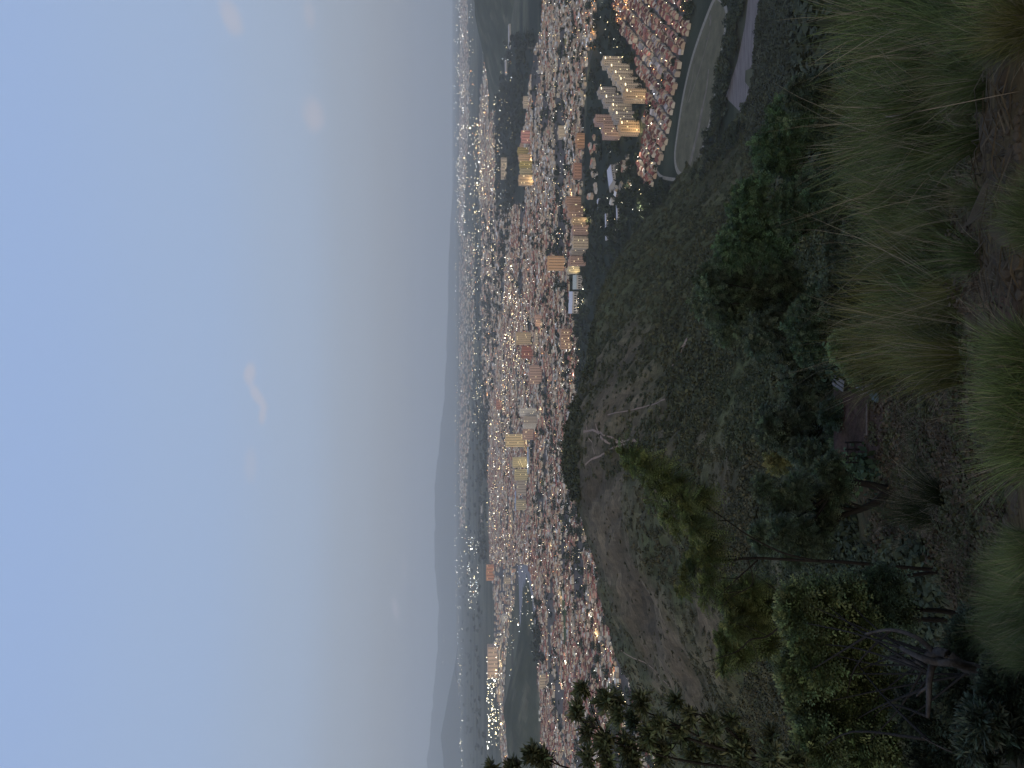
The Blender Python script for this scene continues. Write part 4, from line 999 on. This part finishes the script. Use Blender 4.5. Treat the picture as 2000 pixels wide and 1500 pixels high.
tree('dark bushy tree, rightmost of the row below the grass', lumps(1205,1560,80,75,11,26,44,1), 46, color=DG, twigs=1500, seed=11, group='dark trees below the slope')
tree('low dark tree between the two tall crowns at right', lumps(1290,1600,60,50,7,22,36,61), 44, color=(.036,.052,.032), twigs=800, seed=21, group='dark trees below the slope')
tree('broad dark tree right of the tallest crown in the row', lumps(1065,1500,62,105,13,26,44,2), 46, color=DG, twigs=1700, seed=12, group='dark trees below the slope')
tree('tallest dark tree, its crown reaching highest against the wooded hill', lumps(935,1490,80,120,15,28,48,3), 50, color=(.045,.066,.038), twigs=2100, seed=13, group='dark trees below the slope')
tree('dark tree left of the tallest crown', lumps(800,1545,70,85,11,26,42,4), 48, color=(.04,.057,.036), twigs=1500, seed=14, group='dark trees below the slope')
tree('dark tree right behind the red earth terrace', lumps(690,1570,66,75,11,24,40,5), 47, color=(.038,.054,.034), twigs=1400, seed=15, group='dark trees below the slope')
tree('dark tree at the left end of the terrace', lumps(605,1605,44,48,7,20,34,6), 44, color=(.034,.050,.032), twigs=800, seed=16, group='dark trees below the slope')
tree('yellow-green tree behind the terrace trees', lumps(618,1532,36,34,6,18,28,7), 58, color=(.085,.092,.036), twigs=700, seed=17)
tree('dark undergrown tree in the shade below the tallest crown', lumps(980,1650,120,36,9,24,36,8), 41, color=(.034,.048,.030), twigs=1100, seed=18, group='dark trees below the slope')
tree('dark low tree under the rightmost crown', lumps(1150,1680,110,36,8,24,36,9), 36, color=(.034,.048,.030), twigs=900, seed=19, group='dark trees below the slope')
tree('dark tree filling the gap right of the terrace trees', lumps(860,1600,60,55,9,26,42,71), 43, color=(.032,.052,.028), twigs=1100, seed=41, group='dark trees below the slope')
tree('dark tree between the tallest crown and the right-hand ones', lumps(1120,1590,70,60,9,26,42,72), 43, color=(.033,.054,.029), twigs=1100, seed=42, group='dark trees below the slope')
tree('dark bush overhanging the back of the terrace', lumps(668,1640,40,18,6,16,24,73), 41.5, color=(.03,.048,.028), twigs=420, seed=43, cat='bush', name='bush', trunk_r=.06)
tree('bright green bush right of the white railing', lumps(800,1662,30,30,6,14,24,10), 35, color=(.06,.09,.04), twigs=420, seed=20, cat='bush', name='bush', trunk_r=.06)
tree('bright green bush below the railing, toward the grass', lumps(845,1712,42,22,6,14,22,11), 28, color=(.055,.085,.036), twigs=420, seed=22, cat='bush', name='bush', trunk_r=.05, dens=.8)
bp = hit(540, 1742)
tree('tree with two black forked limbs left of the terrace', lumps(500,1545,85,85,12,22,38,12)+lumps(560,1625,40,30,4,18,28,13), bp.y, base=tuple(bp), color=(.040,.058,.034), style='big', twigs=2300, dens=1.35, seed=23,
     extra_limbs=[([at(540,1742,bp.y), at(548,1718,bp.y), at(555,1690,bp.y), at(558,1655,bp.y), at(560,1630,bp.y)], .22, .1), ([at(540,1735,bp.y), at(520,1712,bp.y), at(505,1680,bp.y), at(495,1650,bp.y), at(470,1600,bp.y)], .2, .09)], trunk_r=.2)
# the slender feathery tree that reaches up across the spur
Y2 = 14.5; b2 = hit(388, 1838); Y2 = b2.y
L2 = lambda P, r0, r1: ([at(u, v, Y2+dy) for u, v, dy in P], r0, r1)
tree('slender tree with feathery olive leaves reaching up across the spur', [(618,1222,16),(600,1245,22),(585,1268,22),(570,1290,24),(560,1312,22),(530,1280,18),(540,1330,24),(515,1345,26),(500,1310,22),(480,1360,26),(455,1375,26),(470,1330,20),(430,1372,24),(410,1390,24),(395,1360,20),(440,1400,24),(360,1390,20),(375,1350,14),(520,1380,16),(350,1340,14),(330,1385,14)], Y2, base=tuple(b2), color=(.056,.074,.027), style='feather', twigs=460, dens=.95, seed=24, trunk_r=.06, dy=.8, limb=.014,
     extra_limbs=[L2([(386,1835,0),(394,1740,0),(402,1650,0),(406,1560,.1),(410,1470,.2),(405,1390,.2),(440,1370,.3),(480,1345,.3),(525,1300,.3),(600,1240,.2)], .06, .012),
                  L2([(384,1832,.2),(372,1760,.2),(350,1690,.3),(330,1640,.4),(318,1590,.4),(290,1540,.4),(258,1500,.4),(250,1465,.4),(228,1440,.4),(207,1377,.4)], .055, .008),
                  L2([(404,1600,0),(420,1530,0),(455,1460,.2),(500,1395,.3),(518,1350,.3)], .03, .008),
                  L2([(406,1480,0),(370,1440,-.2),(340,1410,-.2),(310,1390,-.2)], .022, .006), L2([(408,1460,0),(360,1470,-.2),(335,1430,-.2),(300,1400,-.2)], .018, .006),
                  L2([(318,1590,.4),(330,1540,.3),(360,1500,.3),(380,1470,.3)], .02, .006), L2([(258,1500,.4),(280,1450,.4),(285,1420,.4)], .012, .004), L2([(250,1465,.4),(215,1480,.4),(200,1465,.4)], .01, .004),
                  L2([(330,1640,.4),(310,1600,.2),(270,1580,.2),(235,1555,.2)], .015, .005)])
# the left hand trees
tree('loose yellow-green treetop left of the slender tree', [(335,1425,24),(310,1450,26),(290,1480,26),(275,1440,20),(345,1470,22),(250,1420,16),(225,1450,18),(260,1460,20),(330,1500,24),(240,1500,20),(200,1420,14)], 20, color=(.060,.080,.030), style='feather', twigs=800, dens=1.0, seed=25, trunk_r=.08, limb=.02)
b3 = hit(172, 1992); Y3 = b3.y
L3 = lambda P, r0, r1: ([at(u, v, Y3+dy) for u, v, dy in P], r0, r1)
tree('leafy tree with pale grey forked trunk in the lower left', [(45,1600,36),(30,1690,38),(180,1560,34),(110,1585,36),(330,1650,28),(300,1560,34),(255,1585,40),(210,1600,44),(165,1610,42),(120,1640,40),(285,1620,34),(240,1650,40),(190,1670,42),(140,1690,40),(95,1700,38),(330,1600,26),(80,1660,30),(60,1740,34),(120,1750,36),(270,1680,26),(330,1560,20)], Y3+3, base=tuple(b3), color=(.062,.086,.038), style='big', twigs=3000, dens=.95, seed=26, bark=M_BARK, trunk_r=.12, limb=.018,
     extra_limbs=[L3([(162,2060,0),(172,1992,0),(182,1950,0),(192,1910,0),(200,1880,.1),(222,1850,.2),(226,1825,.4),(205,1790,.6),(215,1740,1)], .088, .035), L3([(184,1945,0),(196,1895,0),(205,1860,-.1),(206,1830,0),(214,1800,.1),(235,1760,.5)], .055, .025), L3([(207,1835,.2),(202,1822,.1),(170,1815,0),(135,1814,0),(100,1812,.1)], .045, .02),
                  L3([(160,1814,0),(150,1800,.1),(140,1790,.1)], .02, .008), L3([(225,1825,.4),(255,1790,.5),(270,1740,.8),(262,1690,1.2)], .035, .012), L3([(25,1960,-.6),(20,1900,-.6),(35,1850,-.5),(60,1800,-.3)], .012, .006)])
tree('dark fern-leaved tree left of the dry earth slope', lumps(300,1690,55,75,9,26,38,14), 13.5, color=(.044,.066,.036), style='big', twigs=900, dens=1.0, seed=27, trunk_r=.07)
tree('dark shrub at the lower left corner', lumps(55,1930,50,60,8,26,40,15), 6.5, color=(.034,.048,.032), style='broad', twigs=420, dens=1.3, seed=28, trunk_r=.04, name='shrub', cat='shrub')
tree('near-black shrub between the pale trunk and the grass at the bottom', lumps(245,1925,50,42,8,22,34,81), 8.2, color=(.026,.038,.024), style='big', twigs=620, dens=.85, seed=51, trunk_r=.03, name='shrub', cat='shrub', limb=.008)
tree('near-black shrub right under the fork of the pale trunk', lumps(130,1900,50,50,8,24,36,82), 8.6, color=(.026,.037,.025), style='big', twigs=620, dens=.9, seed=52, trunk_r=.03, name='shrub', cat='shrub', limb=.008)
tree('dark low shrub at the bottom edge, left of the grass tufts', lumps(180,1990,70,34,8,24,34,83), 6.6, color=(.028,.040,.026), style='big', twigs=620, dens=.75, seed=53, trunk_r=.03, name='shrub', cat='shrub', limb=.008)
tree('dark shrub below the left-hand tree', lumps(80,1830,70,50,8,30,44,16), 9.5, color=(.026,.038,.027), style='big', twigs=600, dens=1.0, seed=29, trunk_r=.04, name='shrub', cat='shrub')
Y1 = 5.4
TIPS = [(152,1142,22),(112,1130,24),(130,1184,22),(130,1208,22),(126,1256,26),(96,1240,26),(88,1292,24),(130,1322,24),(104,1350,26),(72,1150,24),(50,1185,30),(40,1225,30),(20,1240,32),(60,1270,30),(30,1300,34),(70,1330,30),(30,1360,36),(40,1400,36),(80,1395,28),(20,1450,36),(60,1450,30),(15,1510,34),(95,1430,20),(20,1150,22),(5,1190,22),(100,1210,22),(10,1560,34),(60,1510,26)]
b1 = (float(at(-60,1000,Y1).x), Y1, float(terr(at(-60,1000,Y1).x, Y1)))
tree('broad-leaved dark shrub tree on the left edge, against the city', TIPS, Y1, base=b1, color=(.050,.062,.032), style='broad', twigs=900, dens=.86, seed=30, trunk_r=.05, dy=.7, limb=.0065,
     extra_limbs=[([at(u, v, Y1) for u, v in P], r0, r1) for P, r0, r1 in [([(-70,2000),(-45,1800),(-20,1640),(10,1500),(40,1400),(62,1330),(80,1270)], .03, .006), ([(-20,1640),(-5,1480),(10,1360),(30,1270),(55,1190),(95,1150)], .014, .004),
                  ([(10,1500),(60,1440),(95,1390),(115,1330)], .012, .004), ([(-45,1800),(-30,1500),(-15,1250),(5,1180)], .014, .005), ([(40,1400),(80,1330),(110,1260),(132,1200),(150,1150)], .008, .003)]])
tree('short leafy shoot of the shrub sticking up over the fields', [(28,1040,20),(22,1060,16),(5,1005,14),(2,960,12),(8,1070,16),(-10,1000,20)], Y1, base=b1, color=(.045,.056,.030), style='broad', twigs=150, dens=.8, seed=31, trunk_r=.02, limb=.006, extra_limbs=[([at(u, v, Y1) for u, v in [(-60,1500),(-25,1250),(0,1110),(20,1065)]], .012, .004), ([at(u, v, Y1) for u, v in [(-25,1250),(-15,1080),(0,980),(3,950)]], .008, .003)], name='shrub', cat='shrub')
# dark grass-like shrub on the dry slope
# ------------------------------------------------------------------ grass
def tuft(nb, L, spread, seed, lean=(.05,.9), width=.006, straw=.12):
    g = np.random.default_rng(seed); az = g.uniform(0, 6.28, nb); le = lean[0]+(lean[1]-lean[0])*g.random(nb)**1.3; ln = L*(.4+.75*g.random(nb)**1.3)
    base = np.stack([np.cos(az), np.sin(az), np.zeros(nb)], 1)*(spread*g.random(nb)**.6)[:,None]
    az2 = az + g.normal(size=nb)*.8; h = np.stack([np.cos(az2), np.sin(az2), np.zeros(nb)], 1); side = np.stack([-h[:,1], h[:,0], np.zeros(nb)], 1)
    side += g.normal(size=(nb,3))*.5; side /= np.linalg.norm(side, axis=1)[:,None]
    pts = [base]; a = le*.35; seg = ln/4
    for k in range(4):
        ang = a + (le*.55 + .12*g.random(nb))*k*.55; p = pts[-1] + h*(np.sin(ang)*seg)[:,None] + np.array([0,0,1])*(np.cos(ang)*seg)[:,None]; pts.append(p)
    W = [1,.95,.8,.5,.12]; V = []
    for p, w in zip(pts, W): V.append(p - side*width*w*.5); V.append(p + side*width*w*.5)
    V = np.stack(V, 1); q = []
    for k in range(4): q.append(np.stack([np.arange(nb)*10+2*k, np.arange(nb)*10+2*k+1, np.arange(nb)*10+2*k+3, np.arange(nb)*10+2*k+2], 1))
    q = np.concatenate(q); c = np.ones((nb,3))*(.35+1.25*g.random((nb,1))**1.3); s = g.random(nb) < straw; 
    return V.reshape(-1,3), q, c, s
GRN, OLV, STR, RUST = np.array((.098,.138,.050)), np.array((.128,.132,.044)), np.array((.24,.21,.15)), np.array((.13,.075,.035))
def grass_obj(name, items, label, cat, kind=None, group=None, tilt=.25):
    VV, FF, CC = [], [], []; n = 0
    for (p, (V, q, c, s), sc_, sz, colr) in items:
        a = rng.uniform(0, 6.28); co, si = math.cos(a), math.sin(a)
        X_ = np.stack([(V[:,0]*co-V[:,1]*si)*sc_ , (V[:,0]*si+V[:,1]*co)*sc_, V[:,2]*sz], 1)
        X_[:,1] += X_[:,2]*rng.uniform(-.12,.42); X_[:,0] += X_[:,2]*rng.normal()*.28; X_ += np.array(p)
        VV.append(X_); FF.append(q+n); n += len(X_)
        cc = c*colr; cc[s] = STR*(.6+.5*c[s]); CC.append(np.tile(cc, (4,1)))
    o = link(name, np_mesh(name, np.concatenate(VV), [np.concatenate(FF)], M_BLADE, colors=np.concatenate(CC)))
    tag(o, label, cat, group, kind); return o
TV = [tuft(430, 1.0, .20, 800+k, width=.0085, straw=.10) for k in range(7)]
TSP = [tuft(130, .55, .12, 850+k, lean=(.1,1.3), width=.005, straw=.35) for k in range(5)]
def T_at(u, v, h, colr, rad=1.0, big=True):
    p = hit(u, v); h = h*190*p.y/F; q = (TV[rng.integers(7)] if big else TSP[rng.integers(5)]); s = h
    return ((p.x, p.y, p.z-.04), q, s*rad, s, colr*(.8+.4*rng.random()))
bank = []
for u, v, h in [(1490,1975,1.0),(1440,1960,.9),(1420,1990,.8),(1495,1930,1.0),(1360,1915,.9),(1230,1900,.8),(1290,1925,.6),(1120,1895,.6),(1040,1900,.55),(1495,1840,1.2),(1450,1850,1.25),(1405,1835,1.2),(1370,1870,1.15),(1330,1830,1.25),(1290,1850,1.2),(1250,1835,1.2),(1215,1860,1.1),(1480,1880,1.0),(1430,1890,.9),(1350,1895,.8),(1270,1890,.9),(1310,1800,1.2),(1390,1800,1.2),(1470,1800,1.25),
                (1185,1835,1.0),(1150,1850,1.05),(1115,1830,1.0),(1080,1845,1.0),(1240,1800,1.15),(1170,1800,1.0)]:
    bank.append(T_at(u+rng.normal()*10, v+rng.normal()*22, h*rng.uniform(.7,1.1), GRN*(1-.3*((1500-u)/400)) + OLV*.3*((1500-u)/400)))
for u, v, h in [(1040,1835,.9),(1005,1845,.9),(970,1835,.95),(930,1840,.9),(900,1850,.95),(870,1845,.95),(840,1860,.9),(805,1865,.9),(775,1870,.8),(950,1800,.9),(880,1800,.9),(1010,1800,.9),(830,1820,.9),(1060,1800,1.0),(1100,1800,1.0),(790,1840,.7),(920,1870,.6)]:
    bank.append(T_at(u+rng.normal()*10, v+rng.normal()*18, h*rng.uniform(.7,1.1), OLV if rng.random() < .65 else GRN))
for _ in range(100):
    bank.append(T_at(rng.uniform(760,1500), rng.uniform(1730,1920), rng.uniform(.35,.8), (OLV if rng.random() < .5 else GRN)*.85, big=rng.random() < .45))
for _ in range(110):
    bank.append(T_at(rng.uniform(830,1500), rng.uniform(1900,2010), rng.uniform(.12,.4), (OLV*.6 if rng.random() < .6 else RUST*.8), big=False))
for _ in range(10): bank.append(T_at(rng.uniform(880,960), rng.uniform(1890,1940), rng.uniform(.3,.45), RUST, big=False))
TLONG = [tuft(9, 1.75, .15, 880+k, lean=(.0,.5), width=.0055, straw=.7) for k in range(6)]
for _ in range(30):
    p = hit(rng.uniform(760,1500), rng.uniform(1790,1890)); bank.append(((p.x,p.y,p.z), TLONG[rng.integers(6)], 170*p.y/F, 170*p.y/F, OLV))
grass_obj('grass', bank, 'tall fountain grass bent over the right-hand edge of the slope', 'grass', 'stuff')
lb = []
for _ in range(46): 
    u = rng.uniform(200, 430); lb.append(T_at(u, 1985-(u-200)*.12+rng.uniform(-10,45), rng.uniform(.25,.5), GRN*.85))
for _ in range(110): lb.append(T_at(rng.uniform(230,760), rng.uniform(1765,1990), rng.uniform(.15,.5), (GRN*.4+OLV*.25), big=False))
for _ in range(30): lb.append(T_at(rng.uniform(380,760), rng.uniform(1765,1880), rng.uniform(.2,.5), np.array((.06,.062,.04)), big=False))
grass_obj('grass', lb, 'low grass and weeds over the dry slope in the lower left', 'grass', 'stuff')
for u, v, h, c, l in [(720,2035,.78,GRN*1.1,'dense green grass tuft at the bottom edge, centre'),(655,2045,.7,GRN*1.15,'green grass tuft left of the dense one at the bottom edge'),(790,2040,.72,GRN*1.05,'green grass tuft right of the dense one at the bottom edge'),
                      (1075,2045,.5,GRN*.7,'dark green grass tuft at the bottom edge, right of the reddish earth'),(1470,2020,.55,OLV*.8,'olive grass tuft in the lower right corner'),(430,2012,.42,GRN*1.0,'green grass tuft at the bottom edge, left of the rubble'),
                      (350,2008,.45,GRN*.9,'wide green grass tuft at the bottom edge beside the dark shrubs'),(490,1850,.55,GRN*.33,'nearly black green grass-like tuft on the dry slope')]:
    it = [T_at(u+rng.normal()*26, v+rng.normal()*10, h*rng.uniform(.8,1.15), c) for _ in range(9 if u != 490 else 2)]
    grass_obj('grass_tuft', it, l, 'grass tuft', group='grass tufts near the viewer')
# long dry stalks
def stalk(P, r, label, m=None, name='dry_stalk'):
    b = MB(); c = catmull(P, 5); b.tube(c, list(np.linspace(r, r*.5, len(c))), 5)
    o = b.build(name, m or M_STRAW, smooth=True); tag(o, label, 'dry stalk'); return o
M_STRAW = mat('straw', (.15,.13,.105), var=.3, scale=20); M_GREYLEAF = mat('dead_leaf', (.072,.060,.042), var=.3, scale=20)
h1 = hit(1322, 1995); stalk([h1, h1+Vector((.02,.3,.25)), at(1320,1900,3.6), at(1319,1848,4.4)], .0016, 'long straight straw stalk standing over the right-hand soil')
for u, v, u2, v2, l in [(960,1800,985,1640,'pale stalk sticking out over the dark trees, beside the tallest crown'),(905,1800,930,1682,'thin pale stalk leaning left over the dark bushes'),(850,1800,868,1690,'thin pale stalk below the dark bushes'),(1255,1790,1215,1585,'long arching grass stalk reaching over the right-hand tree'),(1330,1780,1322,1600,'straight grass stalk rising from the right-hand tufts')]:
    p = hit(u, v); q = at(u2, v2, p.y); m_ = (p+q)/2+Vector((.05,0,.12)); stalk([p, m_, q], .006, l)
# dead fan of grey leaves
p = hit(1068, 1945); b = MB()
for i in range(11):
    a = -1.2+i*.24; e = Vector((math.cos(a)*.25+.02, -math.sin(a)*.1-.10, -.06)); b.tube([p+Vector((0,.08,.06)), p+e*.55+Vector((0,.04,.07)), p+e+Vector((0,0,.02))], [.006,.012,.003], 4)
tag(b.build('dead_plant', M_GREYLEAF, smooth=True), 'fan of dead grey leaves lying on the soil under the grass', 'dead plant')
# twigs and stones strewn over the soil
b = MB()
for _ in range(420):
    u, v = (rng.uniform(380,760), rng.uniform(1700,1960)) if rng.random() < .6 else (rng.uniform(850,1500), rng.uniform(1880,2000))
    p = hit(u, v); 
    if p.y > 40: continue
    l = rng.uniform(.08,.35)*(1+p.y/14); a = rng.uniform(0, 6.28); e = Vector((math.cos(a), math.sin(a), 0))*l; q = p+e; q.z = float(terr(q.x, q.y))+.03*(1+p.y/10)
    b.tube([p, (p+q)/2+Vector((0,0,.04*rng.random()*l*5)), q], .0016*(1+p.y/5), 3)
tag(b.build('dead_twigs', M_GREYLEAF), 'dry twigs strewn over the bare soil', 'twigs', kind='stuff')
def rockmesh(seed, n=10):
    g = np.random.default_rng(seed); th = np.linspace(0, math.pi, n); ph = np.linspace(0, 2*math.pi, n*2, endpoint=False)
    A, B = np.meshgrid(th, ph, indexing='ij'); V = np.stack([np.sin(A)*np.cos(B), np.sin(A)*np.sin(B), np.cos(A)], -1).reshape(-1,3)
    N = g.normal(size=(9,3)); N /= np.linalg.norm(N, axis=1)[:,None]; d = .55+.3*g.random(9)
    k = V@N.T; r = np.min(np.where(k > .05, d/np.maximum(k, .05), 9), 1); V = V*np.minimum(r, 1.1)[:,None]
    m = n*2; i = np.arange(n*m).reshape(n, m); q = np.stack([i[:-1], i[1:], np.roll(i[1:], -1, 1), np.roll(i[:-1], -1, 1)], -1).reshape(-1,4)
    return V, q
VV, FF = [], []; n = 0; RK = [rockmesh(s, 6) for s in range(6)]
for _ in range(900):
    u, v = (rng.uniform(400,760), rng.uniform(1720,1990)) if rng.random() < .65 else (rng.uniform(850,1500), rng.uniform(1885,2000))
    p = hit(u, v)
    if p.y > 36: continue
    V, q = RK[rng.integers(6)]; s = rng.uniform(.005,.02)*(1+p.y/9)*(1+2*(rng.random() < .08)); a = rng.uniform(0, 6.28)
    V = np.stack([V[:,0]*math.cos(a)-V[:,1]*math.sin(a), V[:,0]*math.sin(a)+V[:,1]*math.cos(a), V[:,2]*.6], 1)*s + np.array(p)
    VV.append(V); FF.append(q+n); n += len(V)
tag(link('rubble', np_mesh('rubble', np.concatenate(VV), [np.concatenate(FF)], M_STONE)), 'loose stones scattered over the dry slope', 'rubble', kind='stuff')
for u, v, s, l, m in [(665,1915,(.26,.18,.07),'broad grey rock slab beside the grass at the bottom',M_ROCK),(640,1860,(.2,.16,.07),'reddish grey rock just above the broad slab',M_STONE),(690,1950,(.10,.08,.06),'small grey rock at the foot of the grass tuft',M_ROCK),(1240,1935,(.12,.07,.05),'brown rock in the soil on the right',M_STONE),(590,1830,(.5,.35,.14),'low rough rock in the middle of the dry slope',M_STONE),
                      (470,1960,(.09,.07,.05),'small pale rock left of the rubble',M_STONE),(1065,1990,(.10,.08,.05),'dark rock under the dead leaves',M_STONE)]:
    p = hit(u, v); V, q = rockmesh(hash(l) % 1 + int(u), 14)
    V = V + .05*np.stack([vnoise(V[:,1]*4, V[:,2]*4, 5), vnoise(V[:,0]*4, V[:,2]*4, 6), vnoise(V[:,0]*4, V[:,1]*4, 7)], 1)
    o = link('rock', np_mesh('rock', V*np.array(s), [q], m, smooth=False)); o.location = p; o.rotation_euler = (-.45, 0, u*.01); tag(o, l, 'rock')

# ------------------------------------------------------------------ things on the terrace
def on(u, v): return hit(u, v)
p = on(770, 1728); root = empty('railing', p, R(8)); tag(root, 'dark metal railing with pale posts at the end of the terrace', 'railing')
for i, x in enumerate((-.75, 0, .75)):
    b = MB(); b.box(x-.035, x+.035, -.035, .035, -.2, 1.15); b.build('post', M_WHITE if i == 0 else M_DARKM, root)
for z in (.45, 1.1):
    b = MB(); b.box(-.85, .85, -.09, -.045, z-.03, z+.03); b.build('rail', M_DARKM, root)
p = on(765, 1700); b = MB(); b.box(-.55,.55,-.2,.2,-.1,.55); b.box(-.4,-.2,-.22,-.201,.1,.45); b.box(-.6,.6,-.24,.24,.552,.64)
o = b.build('block_bench', M_WHITE); o.location = p; o.rotation_euler.z = R(10); tag(o, 'whitewashed block seat beside the railing on the terrace', 'bench')
p = on(752, 1657); root = empty('slatted_bench', p, R(70)); tag(root, 'white slatted bench at the back of the terrace', 'bench')
for i in range(3):
    b = MB(); b.box(-.6,.6,-.3+i*.22,-.14+i*.22,.42,.47); b.build('slat', M_WHITE, root)
for x in (-.5,.5):
    b = MB(); b.box(x-.04,x+.04,-.28,.28,-.1,.417); b.build('leg', M_DARKM, root)
p = on(738, 1710); V, q = rockmesh(77, 12); V = V*np.array([.8,.45,.10]); V[:,2] += .08*np.sin(V[:,0]*9)*np.cos(V[:,1]*8)
o = link('tarp', np_mesh('tarp', V, [q], M_TARP, smooth=True)); o.location = p+Vector((0,0,.05)); tag(o, 'crumpled pale blue tarp lying at the edge of the terrace', 'tarp')
p = on(571, 1677); root = empty('sign_panel', p, R(-8)); tag(root, 'small white two-part panel standing left of the terrace', 'panel')
for i in range(2):
    b = MB(); b.box(-.36+i*.38,-.02+i*.38,-.03,.03,.15,.75); b.build('board', M_WHITE, root)
b = MB(); b.box(-.42,.42,.035,.07,.05,.12); b.box(-.3,-.24,.035,.08,-.2,.5); b.box(.24,.3,.035,.08,-.2,.5); b.build('frame', M_DARKM, root)
P = [on(u, 1702) for u in (712, 690, 668, 650)]; b = MB()
for a, c in zip(P[:-1], P[1:]): b.tube([a+Vector((0,0,.08)), c+Vector((0,0,.08))], .08, 5)
tag(b.build('kerb_edging', mat('pale_stone', (.10,.085,.075), var=.4, scale=5)), 'pale stone edging along the near side of the terrace', 'edging')
root = empty('fence', on(615, 1690), 0); tag(root, 'rustic dark fence at the left end of the terrace', 'fence'); o0 = root.location.copy()
FP = [on(u, 1690) for u in (636, 622, 609, 597)]
for q in FP:
    b = MB(); b.tube([q-o0+Vector((0,0,-.3)), q-o0+Vector((0,0,1.0))], .05, 5); b.build('post', M_BARKD, root)
for z in (.5, .9):
    b = MB(); b.tube([q-o0+Vector((0,-.06,z)) for q in FP], .03, 5); b.build('rail', M_BARKD, root)

# ------------------------------------------------------------------ haze
b = MB(); b.box(-43500, 43500, -3100, 44500, CITY_Z-40, 1700)
hz = b.build('haze', []); hm = bpy.data.materials.new('haze'); hm.use_nodes = True; n_ = hm.node_tree.nodes
n_.remove(n_['Principled BSDF']); pv = n_.new('ShaderNodeVolumePrincipled'); pv.inputs['Density'].default_value = 5.0e-5; pv.inputs['Anisotropy'].default_value = .1; pv.inputs['Color'].default_value = (.93,.98,1.0,1)
hm.node_tree.links.new(pv.outputs[0], n_['Material Output'].inputs['Volume']); hz.data.materials.append(hm); tag(hz, 'evening haze over the plain', 'haze', kind='stuff')
